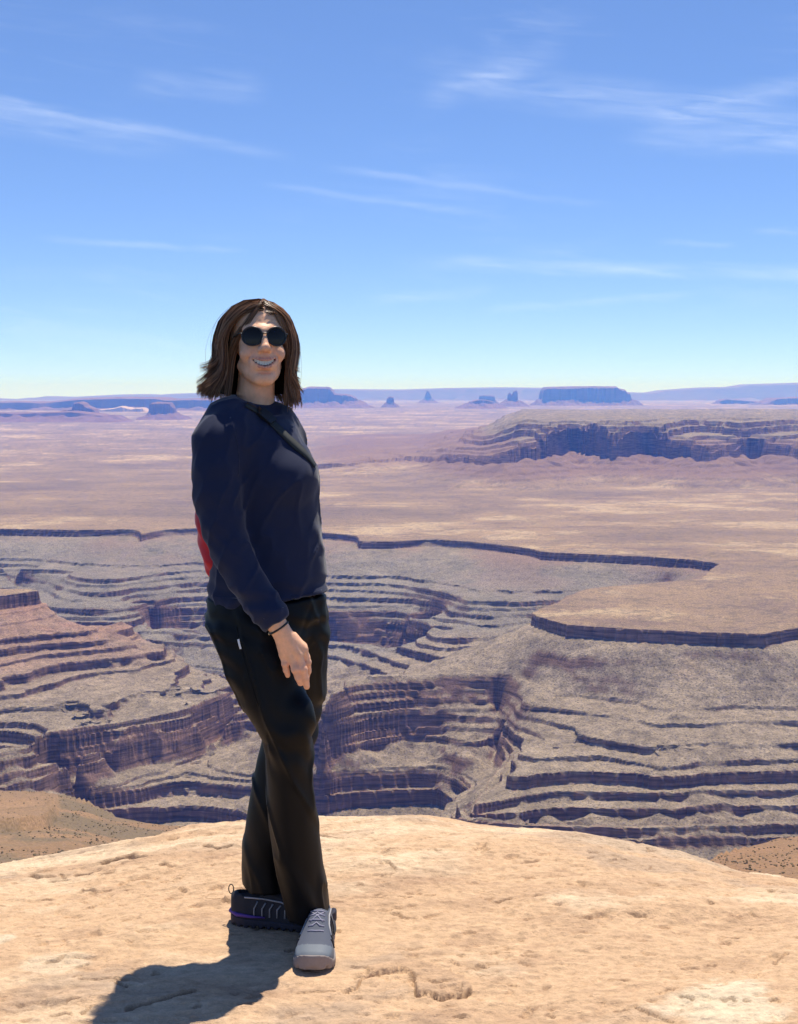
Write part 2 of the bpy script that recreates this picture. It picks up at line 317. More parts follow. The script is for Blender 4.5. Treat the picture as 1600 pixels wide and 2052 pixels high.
def build_terrain():
    ncol = 690
    th = np.radians(21.5)*np.sinh(np.linspace(-1, 1, ncol)*1.25)/np.sinh(1.25)
    r = [1880.0]
    while r[-1] < 70000:
        d = r[-1]
        st = 5.0 if d < 3300 else 6.6 if d < 5000 else (6.2 + (d-5000)*0.006 if d < 6300 else (15 if d < 8400 else 15+(d-8400)*0.03))
        r.append(d+st)
    r = np.array(r); nr = len(r)
    R, TH = np.meshgrid(r, th, indexing='ij')
    X, Y = R*np.sin(TH), R*np.cos(TH)
    Z = np.empty(X.shape); C = np.empty(X.shape+(3,))
    near = r < 5300
    k = int(near.sum())
    # --- canyon
    x, y = X[:k], Y[:k]
    wob = 22*fbm(x/170, y/170, 3, 3); wob2 = 26*fbm(x/170, y/170, 3, 4)
    jag = 2.6*fbm(x/30, y/30, 2, 13)
    H = bil(HG, x+wob*0.45+jag, y+wob2*0.45+jag)
    hole = H < PLAIN-0.6
    amp = sstep(-H, 452, 480)
    gul = 1-np.abs(fbm(x/70, y/70, 3, 21))*2.2
    H2 = H + amp*(3.6*fbm(x/130, y/130, 4, 8) + 1.8*fbm(x/38, y/38, 3, 9) - 2.4*gul + 1.1)
    spur = 1-2.2*np.abs(fbm(x/230, y/230, 2, 24)); H2 = H2 + 8*(spur-0.45)*sstep(-x, 150, 450)*(y < 3400)*sstep(-H, 500, 530)*sstep(H, -680, -612)
    H2 = H2 + sstep(-H, 684, 694)*(5.5*fbm(x/75, y/75, 4, 23)+1.5)
    t = np.interp(H2, T_IN, T_OUT)
    stg = np.ones(x.shape); his = [q[0] for q in T_STEPS]                # every bed is bold in places and buried in scree in others
    for i_, (hi, lo, drop) in enumerate(T_STEPS):
        nx_ = his[i_+1] if i_+1 < len(his) else -790
        if i_ == 0 or hi < -612: continue
        m_ = (H2 <= hi) & (H2 > nx_)
        stg[m_] = np.clip(0.88+1.2*fbm(x[m_]/150+i_*13.7, y[m_]/150, 3, 100+i_), 0.28, 1.15)
    t = H2 + (t-H2)*np.where(H2 > -612, stg*(1+0.4*sstep(-x, 200, 400)*(y < 3350)), 1.0)
    sm_ = sstep(x, -120, 60)*(y < 3350)*sstep(H, -566, -556)*0.85 + sstep(H, -520, -505)*(y > 3350)*0.7
    sm_ = np.clip(sm_, 0, 1); t = t*(1-sm_) + np.interp(H2, S_IN, S_OUT)*sm_
    lose = sstep(fbm(x/120, y/120, 3, 41), 0.22, 0.5)*0.8*sstep(-H, 470, 500)
    t = t*(1-0.75*lose) + (H2)*0.75*lose
    # scree cones leaning on the cliffs
    cone = np.abs(fbm(x/55, y/55, 2, 61)); 
    Hc = np.interp(H2-7+26*(0.32-cone), [-900, -690, -655, -600, 0], [-900, -692, -664, -620, -200])
    t = np.where((H2 < -600) & (H2 > -696), np.maximum(t, np.minimum(Hc, t+34)), t)
    rough = amp*(1.1*fbm(x/11, y/11, 2, 15) + 0.8*fbm(x/5.5, y/5.5, 1, 16)); t = t + rough
    bp = base_plain(x, y)
    flat = bp + 1.0*fbm(x/60, y/60, 3, 17) + 0.35*fbm(x/9, y/9, 2, 18)
    Z[:k] = np.where(hole, t, flat)
    # draw each ledge's face back under its lip so that cliffs stand upright
    th1 = np.gradient(th); gr_ = np.gradient(H2, r[:k], axis=0); gt_ = np.gradient(H2, axis=1)/(R[:k]*th1[None])
    gm = np.hypot(gr_, gt_)+1e-4; sn, cs_ = np.sin(TH[:k]), np.cos(TH[:k])
    ux, uy = (gr_*sn + gt_*cs_)/gm, (gr_*cs_ - gt_*sn)/gm
    onc = np.zeros(x.shape)
    for hi, lo, drop in T_STEPS:
        dl = np.clip(gm*9.0, 0.5, 12.0)
        wgt = np.where(H2 > hi, 0.0, np.where(H2 >= lo, 1.0, np.clip(1-(lo-H2)/dl, 0, 1)))*hole*np.clip(stg*1.6, 0, 1)*(1-0.9*lose)*(1-sm_*(hi < -451))
        mv = np.minimum((hi-H2)/gm, 9.0)*wgt*0.97
        mv = np.where(wgt > 0, mv, 0.0); onc = np.maximum(onc, wgt)
        mv = (mv + np.roll(mv, 1, 1) + np.roll(mv, -1, 1))/3
        X[:k] += ux*mv; Y[:k] += uy*mv
    Z[:k] -= np.where(hole, rough*onc*0.9, 0)
    # --- far plain and escarpment
    x, y = X[k:], Y[k:]
    e = escarp(x, y)
    Z[k:] = np.maximum(base_plain(x, y), PLAIN+e*1.0) + 2.0*fbm(x/45, y/45, 3, 19)*sstep(e, 4, 60) + 5*fbm(x/160, y/160, 3, 20)*sstep(e, 4, 60)
    # --- colour of the ground itself (dry, unlit)
    gy, gx = np.gradient(Z); 
    dr = np.gradient(r)[:, None]; dc = R*np.gradient(th)[None]
    slope = np.hypot(gy/dr, gx/dc)
    rock = sstep(slope, 0.75, 1.5)
    n1 = fbm(X/420, Y/900, 4, 71); n2 = fbm(X/60, Y/60, 4, 72); n3 = fbm(X/13, Y/13, 2, 73)
    Dist = R
    str_ = 0.45*fbm(X/2200, Y/700, 3, 74)+0.75*fbm(X/430, Y/330, 5, 75, 0.6)                      # long bands across the plain
    sp = lambda *c: np.array(c)
    tan = sp(.345, .232, .132); pale = sp(.52, .385, .23); mauve = sp(.205, .145, .102); 
    f = np.clip(0.52+0.9*str_+0.35*n1, 0, 1)[..., None]
    plainc = mauve*(1-f)+tan*f
    g = sstep(0.35*n1+1.1*str_+0.4*n2, 0.12, 0.55)[..., None]*0.6; plainc = plainc*(1-g)+pale*g
    brush = sstep(n3+0.5*n2, 0.12, 0.5)[..., None]*0.4; plainc = plainc*(1-brush)+sp(.10, .082, .058)*brush
    wash = sstep(1-2.0*np.abs(fbm(X/520+0.3*n2, Y/520, 4, 78)), 0.86, 0.97)[..., None]*0.45; plainc = plainc*(1-wash)+sp(.15, .10, .082)*wash
    slopec = sp(.255, .198, .138)*(1+0.28*n2[..., None]+0.34*n3[..., None])
    red = (sstep(n1+0.3*n2, 0.0, 0.5)*sstep(-Z, 455, 470)*sstep(-Z, 545, 505))[..., None]; slopec = slopec*(1-0.65*red)+sp(.25, .135, .092)*0.65*red
    lm = (sstep(-X, 180, 330)*(Y < 3420)*sstep(Z, -600, -520)*(0.75+0.5*n2))[..., None]*0.8; slopec = slopec*(1-lm)+sp(.30, .165, .112)*(1+0.3*n3[..., None])*lm
    fw = (sstep(Y, 3420, 3600)*sstep(-Z, 455, 500))[..., None]*0.5; slopec = slopec*(1-fw)+sp(.185, .172, .145)*(1+0.3*n2[..., None])*fw
    band = np.interp(Z, np.arange(-800, -440, 6.0), (np.random.default_rng(5).random(60)-0.5))
    cliffc = sp(.20, .118, .082)*(1+0.45*band[..., None]+0.25*n3[..., None])
    isc = np.zeros(X.shape, bool); isc[:k] = hole
    base = np.where(isc[..., None], slopec, plainc)
    ez = np.zeros(X.shape); ez[k:] = sstep(e, 15, 60)
    top = np.zeros(X.shape); top[k:] = sstep(e, 190, 225)
    base = base*(1-0.7*ez[..., None]) + sp(.21, .125, .09)*0.7*ez[..., None]
    scrub = (sp(.27, .205, .13)*(1+0.5*n2[..., None]) - 0.5*sp(.2, .14, .09)*sstep(n3+0.6*n2, -0.05, 0.3)[..., None])
    base = base*(1-top[..., None]) + scrub*top[..., None]
    C = base*(1-rock[..., None]) + cliffc*rock[..., None]
    C = np.clip(C, 0.02, 0.8)
    o = mesh_obj('terrain', np.stack([X, Y, Z], -1).reshape(-1, 3), grid_faces(nr, ncol), None, smooth=False, kind='structure')
    add_color(o, 'ground', C.reshape(-1, 3))
    return o
m_ground, nt, b = material('canyon_ground', 0.95, 0.1)
at = nt.new('ShaderNodeVertexColor', layer_name='ground')
pos = nt.new('ShaderNodeNewGeometry').outputs['Position']
nz = nt.new('ShaderNodeSeparateXYZ'); nt.set(nz, 0, nt.new('ShaderNodeNewGeometry').outputs['True Normal']); steep = nt.mapr(nz.outputs[2], 0.75, 0.45, smooth=True)
n5 = nt.noise(nt.scale(pos, (1, 1, 1.2)), 0.22, 5, 0.75)
n6 = nt.noise(nt.scale(pos, (0.05, 0.05, 1.0)), 0.22, 3, 0.6)                       # bedding planes in the cliffs
n7 = nt.noise(nt.scale(pos, (1, 1, 0.15)), 0.10, 3, 0.6)                            # joints
vor = nt.new('ShaderNodeTexVoronoi'); nt.set(vor, 'Vector', pos); nt.set(vor, 'Scale', 0.17); nt.set(vor, 'Randomness', 1.0)
dots = nt.mapr(vor.outputs['Distance'], 0.14, 0.36, 0.48, 1.04)                      # boulders and brush
flatmul = nt.math('MULTIPLY', nt.mapr(n5, 0.3, 0.72, 0.5, 1.5), dots)
rockmul = nt.math('MULTIPLY', nt.mapr(n6, 0.36, 0.64, 0.45, 1.5), nt.mapr(n7, 0.35, 0.65, 0.86, 1.12))
mul = nt.math('ADD', nt.math('MULTIPLY', flatmul, nt.math('SUBTRACT', 1.0, steep)), nt.math('MULTIPLY', rockmul, steep))
vm = nt.new('ShaderNodeVectorMath', operation='SCALE'); nt.set(vm, 0, at.outputs[0]); nt.set(vm, 'Scale', mul)
nt.l.new(vm.outputs[0], b.inputs['Base Color'])
bump(nt, b, nt.math('ADD', n5, nt.math('MULTIPLY', nt.math('MULTIPLY', n6, steep), 0.6)), 0.7, 5.0)
terrain = build_terrain(); terrain.data.materials.append(m_ground)
# ------------------------------------------------------------------ buttes and far ridges
m_far, nt, b = material('red_sandstone_far', 0.95, 0.1)
pos = nt.new('ShaderNodeNewGeometry').outputs['Position']
fl = nt.noise(nt.scale(pos, (1, 1, 0.12)), 0.02, 4, 0.6)
st = nt.noise(nt.scale(pos, (0.1, 0.1, 1)), 0.03, 3, 0.6)
nt.l.new(nt.mix(nt.mapr(st, 0.35, 0.65), nt.mix(fl, (.12, .065, .05), (.24, .13, .09)), nt.mix(fl, (.17, .095, .07), (.29, .17, .12))), b.inputs['Base Color'])
m_sand, nt, b = material('pale_dune_sand', 0.95, 0.1)
pos = nt.new('ShaderNodeNewGeometry').outputs['Position']
nt.l.new(nt.mix(nt.noise(pos, 0.004, 3), (.42, .27, .18), (.62, .47, .36)), b.inputs['Base Color'])

def butte(name, label, dist, prof, base_y, talus_y, depth, skirt=None, mat=None, seed=0, smooth=False, cat='butte', group='rock towers on the far plain'):
    """prof: photo silhouette of the cliff part [(px, py)...]; base_y / talus_y: foot of the scree, top of the scree"""
    P = np.array([at_y(px, py, dist) for px, py in prof]); xs, tops = P[:, 0], P[:, 2]
    cx = (xs[0]+xs[-1])/2; w = (xs[-1]-xs[0])/2
    zb = at_y(800, base_y, dist)[2]; zt = at_y(800, talus_y, dist)[2]
    skirt = skirt or 1.6*(zt-zb)
    nx, ny = 150, 70
    gx = np.linspace(-w-skirt*1.25, w+skirt*1.25, nx); gy = np.linspace(-depth-skirt*1.25, depth+skirt*1.25, ny)
    X, Y = np.meshgrid(gx, gy)
    n = fbm(X/(0.25*w+40)+seed, Y/(0.25*w+40), 4, seed+3)
    qx, qy = np.abs(X)-w+depth*0.5, np.abs(Y)-depth*0.5
    s = -(np.hypot(np.maximum(qx, 0), np.maximum(qy, 0)) + np.minimum(np.maximum(qx, qy), 0) - depth*0.5) + n*depth*0.22
    talus = (zt-zb)*np.clip(1+s/skirt, 0, 1)*(1+0.28*fbm(X/(skirt*.35)+9, Y/(skirt*.35), 3, seed+9))
    top = np.interp(X+cx, xs, tops)-zb + 10*n
    Z = np.where(s > 0, np.maximum(top*np.clip(0.9+s/(depth*0.25)*0.1, 0.9, 1), talus), talus)
    V = np.stack([X, Y, Z-6], -1).reshape(-1, 3)
    o = mesh_obj(name, V, grid_faces(ny, nx), mat or m_far, smooth=smooth)
    o.location = (cx, dist, zb)
    if label: tag(o, label, cat, group)
    else: o['kind'] = 'structure'
    return o
butte('mesa', 'broad flat-topped blue mesa, largest of the far rock towers, right of centre', 33000, [(1082, 806), (1084, 790), (1087, 779), (1092, 775), (1150, 774), (1228, 774), (1232, 778), (1246, 781), (1250, 787), (1254, 785), (1258, 796), (1262, 806)], 817, 801, 700, 330, seed=1, cat='mesa')
butte('rock_spire', 'twin-topped rock spire on a scree cone just left of the flat-topped mesa', 31000, [(1017, 802), (1018, 789), (1022, 786), (1026, 791), (1029, 784), (1034, 782), (1037, 784), (1038, 803)], 817, 800, 90, 330, seed=2)
butte('butte', 'low rounded butte left of the twin-topped spire', 29000, [(936, 809), (942, 804), (956, 800), (972, 801), (988, 804), (994, 810)], 818, 808, 300, 260, seed=3)
butte('butte', 'square block of rock rising behind the low rounded butte', 36000, [(959, 803), (961, 792), (976, 791), (991, 793), (993, 804)], 814, 803, 150, 200, seed=4)
butte('rock_spire', 'slim pale pyramid spire standing farthest off at the centre', 40000, [(850, 798), (853, 790), (856, 782), (860, 784), (864, 792), (867, 798)], 812, 799, 110, 330, seed=5)
butte('butte', 'big stepped butte beside the hair on the right of the person', 30000, [(560, 800), (575, 792), (598, 786), (605, 779), (622, 774), (660, 775), (668, 781), (672, 788), (700, 790), (716, 796), (722, 803)], 822, 803, 420, 420, seed=6)
butte('butte', 'small thumb-shaped block between the stepped butte and the pale pyramid', 30000, [(774, 806), (776, 798), (782, 794), (789, 795), (791, 807)], 818, 806, 90, 150, seed=7)
butte('butte', 'dark square block of rock at far left, nearer the frame edge', 20500, [(118, 826), (124, 822), (150, 818), (153, 806), (164, 804), (172, 807), (176, 812), (192, 818), (198, 826)], 846, 828, 180, 260, seed=8)
butte('butte', 'dark square block of rock at far left beside the sleeve', 21000, [(302, 824), (304, 808), (312, 805), (344, 806), (350, 814), (353, 825)], 843, 826, 200, 260, seed=9)
butte('mesa', 'long low mesa wall behind the dark blocks at far left', 27500, [(-700, 806), (-300, 800), (0, 804), (60, 803), (108, 804), (150, 800), (180, 797), (230, 795), (330, 795), (352, 799), (400, 797), (470, 799), (560, 803)], 838, 816, 900, 500, seed=10, cat='mesa')
butte('mesa', 'low mesa at the right edge below the far plateau', 34000, [(1516, 811), (1524, 806), (1545, 797), (1600, 795), (1700, 794), (1900, 797), (1920, 810)], 820, 807, 700, 300, seed=11, cat='mesa')
butte('mesa', 'small low mesa between the flat-topped mesa and the right edge', 36000, [(1434, 808), (1440, 802), (1452, 799), (1490, 802), (1520, 804), (1530, 809)], 817, 807, 300, 260, seed=12, cat='mesa')
butte('low_ridge', None, 20000, [(-600, 830), (-100, 824), (60, 826), (150, 822), (200, 828), (230, 834)], 848, 832, 300, 300, seed=13)
butte('dune_field', None, 26000, [(195, 832), (205, 820), (230, 817), (250, 813), (268, 818), (290, 816), (304, 830)], 842, 828, 300, 500, mat=m_sand, seed=14)
butte('far_ridge', None, 57000, [(-1200, 800), (0, 800), (70, 799), (90, 793), (150, 795), (240, 790), (300, 789), (312, 794), (330, 789), (400, 787), (520, 785), (600, 783), (668, 779), (800, 780), (900, 777), (1000, 776), (1085, 777), (1180, 780), (1258, 786), (1310, 787), (1320, 782), (1400, 776), (1460, 775), (1480, 770), (1600, 766), (1800, 768), (2600, 775)], 822, 800, 1300, 2600, seed=15, smooth=True)
m_haze = bpy.data.materials.new('haze_air'); m_haze.use_nodes = True
nt = NT(m_haze.node_tree); nt.n.clear()
pv = nt.new('ShaderNodeVolumePrincipled'); nt.set(pv, 'Color', (0.10, 0.28, 1.0, 1)); nt.set(pv, 'Absorption Color', (1, 1, 1, 1)); nt.set(pv, 'Density', 4.1e-5); nt.set(pv, 'Anisotropy', 0.15)
nt.l.new(pv.outputs[0], nt.new('ShaderNodeOutputMaterial').inputs['Volume'])
def haze_box():
    x, y0, y1, z0, z1 = 60000, -3000, 72000, -800, 480
    v = [(a, b_, c) for a in (-x, x) for b_ in (y0, y1) for c in (z0, z1)]
    f = [(0, 1, 3, 2), (4, 6, 7, 5), (0, 4, 5, 1), (2, 3, 7, 6), (0, 2, 6, 4), (1, 5, 7, 3)]
    return mesh_obj('haze', v, f, m_haze, smooth=False, kind='stuff')
haze = haze_box()
# ------------------------------------------------------------------ near slopes below the viewpoint
def near_slope():
    px = [-1500, -400, 0, 60, 120, 165, 222, 290, 375, 445, 520, 700, 1000, 1300, 1400, 1480, 1540, 1600, 1700, 2100, 3000]
    py = [1560, 1570, 1584, 1586, 1592, 1613, 1637, 1650, 1657, 1656, 1672, 1760, 1800, 1770, 1738, 1712, 1690, 1678, 1665, 1650, 1650]
    dc = [900, 900, 850, 840, 820, 780, 760, 760, 780, 800, 700, 500, 450, 480, 500, 540, 580, 600, 640, 700, 700]
    ncol, th = 280, np.linspace(-0.42, 0.42, 280)
    r = np.concatenate([np.geomspace(9, 120, 40, endpoint=False), np.arange(120, 900, 4.0), np.arange(900, 1960, 18)]); nr = len(r)
    R, TH = np.meshgrid(r, th, indexing='ij'); X, Y = R*np.sin(TH), R*np.cos(TH)
    pxs = 800 + FPX*np.tan(TH)
    dep = lambda p: np.arctan((p-1026)/FPX) + PITCH
    D = np.interp(pxs, px, dc); t1 = np.tan(dep(np.interp(pxs, px, py))); t0 = np.tan(dep(1900.0))
    s = np.clip((R-40)/(D-40), 0, 1)
    cs = np.cos(TH)
    zi = HC - R*cs*(t0+(t1-t0)*s**0.7)
    zc = HC - D*cs*t1
    Z = np.where(R <= D, zi, np.maximum(zc-(R-D)*0.7, -785))
    n = fbm(X/90, Y/90, 4, 51); w_ = sstep(R, 40, 200)*np.where(R > D, 1, sstep(D-R, 0, 60))
    Z = Z + w_*((1.5+3.5*(R > D))*n + 1.2*fbm(X/14, Y/14, 3, 52)) + 0.35*fbm(X/3.5, Y/3.5, 2, 53)*sstep(R, 60, 200)
    ed = np.interp(pxs, [-1500, -200, 0, 60, 85, 95, 130], [500, 520, 545, 570, 590, 640, 700])+8*fbm(X/25, Y/25, 3, 54)      # a small ledge on the left slope
    led = (R > ed) & (pxs < 105)
    Z = Z + np.where(led, 5.0*sstep(105-pxs, 0, 14)*(1-sstep(R, ed+60, ed+180)), 0)
    c = np.array((.25, .155, .09))*(1+0.22*n[..., None]) ; gr = np.array((.175, .128, .082))
    f = sstep(fbm(X/40, Y/40, 4, 55)+0.25, 0, 0.5)[..., None]*(1-0.75*led[..., None]); C = c*(1-f)+gr*f
    rt = (sstep(pxs, 1300, 1500)[..., None])*0.7; C = C*(1-rt)+np.array((.29, .165, .09))*rt
    o = mesh_obj('near_slope', np.stack([X, Y, Z], -1).reshape(-1, 3), grid_faces(nr, ncol), m_slope, kind='structure'); add_color(o, 'ground', C.reshape(-1, 3))
    # desert brush: low grey-green tufts, uncountable
    rng = np.random.default_rng(8); k = 7500
    i = rng.integers(45, nr-70, k*3); j = rng.integers(0, ncol, k*3)
    den = sstep(fbm(X[i, j]/30, Y[i, j]/30, 3, 57)+0.35, 0, 0.6)*np.where(led[i, j], 0.35, 1)
    sel = (rng.random(k*3) < den) & (R[i, j] > 180) & (R[i, j] < D[i, j]-2); i, j = i[sel][:k], j[sel][:k]
    P = np.stack([X[i, j]+rng.normal(0, 1.2, len(i)), Y[i, j]+rng.normal(0, 1.2, len(i)), Z[i, j]], 1)
    ico = bmesh.new(); bmesh.ops.create_icosphere(ico, subdivisions=1, radius=1.0)
    bv = np.array([v.co[:] for v in ico.verts]); bf = np.array([[q.index for q in f_.verts] for f_ in ico.faces]); ico.free()
    sc = rng.uniform(0.15, 0.5, len(P))
    V = bv[None]*(1+rng.normal(0, 0.2, (len(P), len(bv), 1)))*sc[:, None, None]*np.array((1, 1, 0.62)) + P[:, None] + np.array((0, 0, 0.12))
    F = bf[None] + (np.arange(len(P))*len(bv))[:, None, None]
    mesh_obj('desert_brush', V.reshape(-1, 3), F.reshape(-1, 3), m_brush, kind='stuff')
m_slope, nt, b = material('scree_slope', 0.95, 0.1)
at = nt.new('ShaderNodeVertexColor', layer_name='ground'); pos = nt.new('ShaderNodeNewGeometry').outputs['Position']
n5 = nt.noise(pos, 0.9, 4, 0.7)
vm = nt.new('ShaderNodeVectorMath', operation='SCALE'); nt.set(vm, 0, at.outputs[0]); nt.set(vm, 'Scale', nt.mapr(n5, 0.3, 0.7, 0.6, 1.35)); nt.l.new(vm.outputs[0], b.inputs['Base Color'])
bump(nt, b, n5, 0.5, 1.0)
m_brush, nt, b = material('brush_leaves', 0.9, 0.1)
rnd = nt.new('ShaderNodeNewGeometry').outputs['Random Per Island']
nt.l.new(nt.mix(rnd, (.085, .07, .045), (.20, .155, .10)), b.inputs['Base Color'])
near_slope()

# ------------------------------------------------------------------ the slickrock ledge underfoot
def rock_edge(px):
    return np.interp(px, [-600, -300, 0, 100, 240, 300, 370, 470, 560, 650, 750, 820, 860, 900, 1000, 1150, 1220, 1290, 1380, 1480, 1540, 1600, 1900, 2300],
                     [1830, 1775, 1729, 1715, 1690, 1680, 1664, 1650, 1645, 1640, 1635, 1631, 1632, 1638, 1652, 1668, 1682, 1700, 1715, 1741, 1750, 1755, 1800, 1850])
def rock_base(X, Y):
    R = np.hypot(X, Y); px = 800 + FPX*X/Y
    de = 5.25 - 0.35*np.abs((px-820)/900)**1.5
    tn = np.tan(np.arctan((rock_edge(px)-1026)/FPX)+PITCH)
    ze = HC - de*tn
    d0 = 3.35; t = np.clip((Y-d0)/(de-d0), 0, None); L = de-d0
    h00 = 2*t**3-3*t**2+1; h01 = -2*t**3+3*t**2; h11 = t**3-t**2; h10 = t**3-2*t**2+t
    zin = h01*ze + h11*L*(-tn) + h10*L*0.0
    zout = ze - tn*(Y-de) - 0.55*(Y-de)**2
    z = np.where(Y < d0, 0.0, np.where(Y < de, zin, zout))
    return z
CRACKS = [  # photo polylines, width (m), depth (m)
    ([(596, 1999), (640, 1995), (690, 1990), (716, 1983), (722, 1972), (728, 1965), (760, 1957), (790, 1955), (812, 1953), (824, 1958), (832, 1965), (831, 1978), (833, 1992)], 0.0045, 0.014),
    ([(833, 1994), (860, 1996), (884, 2002), (905, 1996), (925, 1998), (944, 1987)], 0.006, 0.016),
    ([(255, 2032), (300, 2020), (350, 2008), (378, 2000), (389, 1997)], 0.010, 0.022), ([(160, 1966), (190, 1968), (215, 1966), (258, 1968)], 0.006, 0.012), ([(222, 1974), (236, 1982), (256, 1990)], 0.006, 0.012),
    ([(214, 1733), (240, 1728), (262, 1725), (284, 1728)], 0.020, 0.030), ([(156, 1751), (180, 1750), (201, 1745)], 0.014, 0.020), ([(64, 1757), (80, 1759), (107, 1756)], 0.012, 0.016), ([(104, 1762), (131, 1760)], 0.012, 0.014),
    ([(413, 1697), (422, 1702), (440, 1703), (460, 1698)], 0.014, 0.020), ([(648, 1666), (670, 1667), (692, 1669)], 0.016, 0.022), ([(1048, 1917), (1060, 1916), (1072, 1919)], 0.008, 0.012), ([(995, 1974), (1015, 1973), (1035, 1976)], 0.006, 0.010),
    ([(1275, 2022), (1310, 2035), (1350, 2050)], 0.006, 0.012), ([(404, 1806), (430, 1808), (449, 1805)], 0.009, 0.012), ([(1552, 1925), (1565, 1915), (1578, 1910)], 0.006, 0.012), ([(160, 1783), (170, 1776), (190, 1779)], 0.01, 0.012),
    ([(106, 2050), (140, 2043), (143, 2048)], 0.006, 0.010), ([(160, 2045), (175, 2032), (189, 2023)], 0.005, 0.010)]
_rng = np.random.default_rng(3)
for _ in range(95):                                       # many short flaking edges, all over the ledge
    _x, _y = _rng.uniform(-60, 1660), _rng.uniform(1700, 2050); _n = int(_rng.integers(3, 6)); _w = _rng.uniform(8, 34); _s = _rng.uniform(-.22, .12)
    CRACKS.append(([(_x+_w*k_/(_n-1), _y+_s*_w*k_/(_n-1)+_rng.normal(0, 1.6)) for k_ in range(_n)], _rng.uniform(.004, .009), _rng.uniform(.006, .013)))
SLAB = [(742, 1958), (735, 1945), (770, 1936), (820, 1930), (870, 1942), (925, 1960), (945, 1985), (925, 1997), (885, 2000), (835, 1992), (832, 1962), (805, 1952)]
def build_rock():
    ncol = 760; th = 0.42*np.sinh(np.linspace(-1, 1, ncol)*1.1)/np.sinh(1.1)
    r = np.concatenate([np.linspace(1.6, 3.1, 30, endpoint=False), np.linspace(3.1, 5.3, 460, endpoint=False), np.linspace(5.3, 9.5, 40)]); nr = len(r)
    Yv, TH = np.meshgrid(r, th, indexing='ij'); X, Y = Yv*np.tan(TH), Yv
    Z = rock_base(X, Y)
    rot = 0.22; U = X*math.cos(rot)+Y*math.sin(rot); W = -X*math.sin(rot)+Y*math.cos(rot)
    edge = 1-sstep(Y, 5.0, 5.5)*0.7
    und = 0.016*fbm(X*1.1+3, Y*1.3, 3, 81)
    lay = fbm(U*2.1, W*4.2, 5, 82, 0.55)                  # thin sheets of stone flaking off
    st = lay*7.0; q = np.floor(st); fr = st-q
    stair = (q + sstep(fr, 0.0, 0.16))/7.0
    lay2 = fbm(U*6+9, W*13, 4, 83, 0.55)*5; q2 = np.floor(lay2); stair2 = (q2+sstep(lay2-q2, 0, 0.2))/5
    pits = sstep(fbm(U*16, W*30, 3, 84), 0.42, 0.62)
    foot = 1-0.93*np.exp(-(((X+0.27)/0.30)**2+((Y-3.70)/0.28)**2)**2)
    Z = Z + foot*edge*(und + 0.026*stair + 0.010*stair2 - 0.009*pits + 0.0035*fbm(U*30, W*55, 3, 85))
    C = np.empty(X.shape+(3,))
    base = np.array((.62, .41, .245)); pale = np.array((.76, .58, .385)); brown = np.array((.40, .25, .155)); grey = np.array((.36, .27, .20))
    a = sstep(fbm(U*1.3, W*2.6, 5, 86, 0.6), -0.1, 0.35)[..., None]; b_ = sstep(fbm(U*2.2+5, W*5.5, 5, 87, 0.62), 0.05, 0.40)[..., None]; c_ = sstep(fbm(U*5, W*12, 4, 88, 0.6), 0.22, 0.5)[..., None]
    g_ = sstep(fbm(U*1.7-7, W*2.8, 5, 89, 0.6), 0.18, 0.45)[..., None]
    C = base*(1-0.7*a)+pale*0.7*a; C = C*(1-0.42*b_)+brown*0.42*b_; C = C*(1-0.40*c_)+brown*0.40*c_; C = C*(1-0.45*g_)+grey*0.45*g_
    # pale lichen-like blaze at lower right, worn streak at left
    for (cx, cy, sx, sy, k) in ((1440, 2010, 150, 60, 0.55), (110, 1935, 90, 30, 0.35), (10, 1880, 40, 20, 0.5)):
        p = at_z(cx, cy, 0.0); m = np.exp(-(((X-p[0])/(sx*3.4/FPX))**2 + ((Y-p[1])/(sy*3.4/FPX*2.6))**2))
        m = sstep(m + 0.45*fbm(U*7, W*12, 5, 90, 0.6), 0.45, 0.75)[..., None]*k; C = C*(1-m)+np.array((.82, .70, .50))*m
    # thicker brown slab and the cracks
    sl = np.array([at_z(px, py, 0.0)[:2] for px, py in SLAB]); jx, jy = X+0.008*fbm(X*25, Y*25, 3, 91), Y+0.012*fbm(X*25+5, Y*25, 3, 92)
    ins = inside(sl, jx, jy).astype(float)
    Z = Z + 0.010*ins; C = C*(1-0.35*ins[..., None]) + brown*0.35*ins[..., None]
    for pl, wd, dp in CRACKS:
        z0 = 0.0
        P = []
        for px, py in pl:
            q = at_z(px, py, 0.0)
            for _ in range(6): q = at_z(px, py, float(rock_base(np.array(q[0]), np.array(q[1]))))
            P.append((q[0], q[1]))
        P = np.array(P); lo, hi = P.min(0)-0.15, P.max(0)+0.15
        k = (X > lo[0]) & (X < hi[0]) & (Y > lo[1]) & (Y < hi[1])
        ii = np.where(k.any(1))[0]; jj = np.where(k.any(0))[0]
        if not len(ii) or not len(jj): continue
        sl_ = np.s_[ii[0]:ii[-1]+1, jj[0]:jj[-1]+1]
        x, y = X[sl_], Y[sl_]
        dd = seg_dist([tuple(p) for p in P], x + 0.006*fbm(x*30, y*30, 3, 93), y + 0.008*fbm(x*30+4, y*30, 3, 94))
        # stone behind the crack stands a little proud, the front lip is worn down
        ycr = np.interp(x, *(P[np.argsort(P[:, 0])].T))
        near = np.exp(-(dd/0.06)**2)
        Z[sl_] += np.where(y > ycr, 0.10, -0.06)*dp*near - 0.8*dp*(1-sstep(dd, wd*0.25, wd*0.8))
        m = (1-sstep(dd, wd*0.5, wd*1.2))[..., None]*0.45; C[sl_] = C[sl_]*(1-m)+np.array((.20, .12, .075))*m
    o = mesh_obj('rock_ledge', np.stack([X, Y, Z], -1).reshape(-1, 3), grid_faces(nr, ncol), m_rock, kind='structure')
    add_color(o, 'ground', np.clip(C, 0.03, 0.85).reshape(-1, 3))
    return X, Y, Z
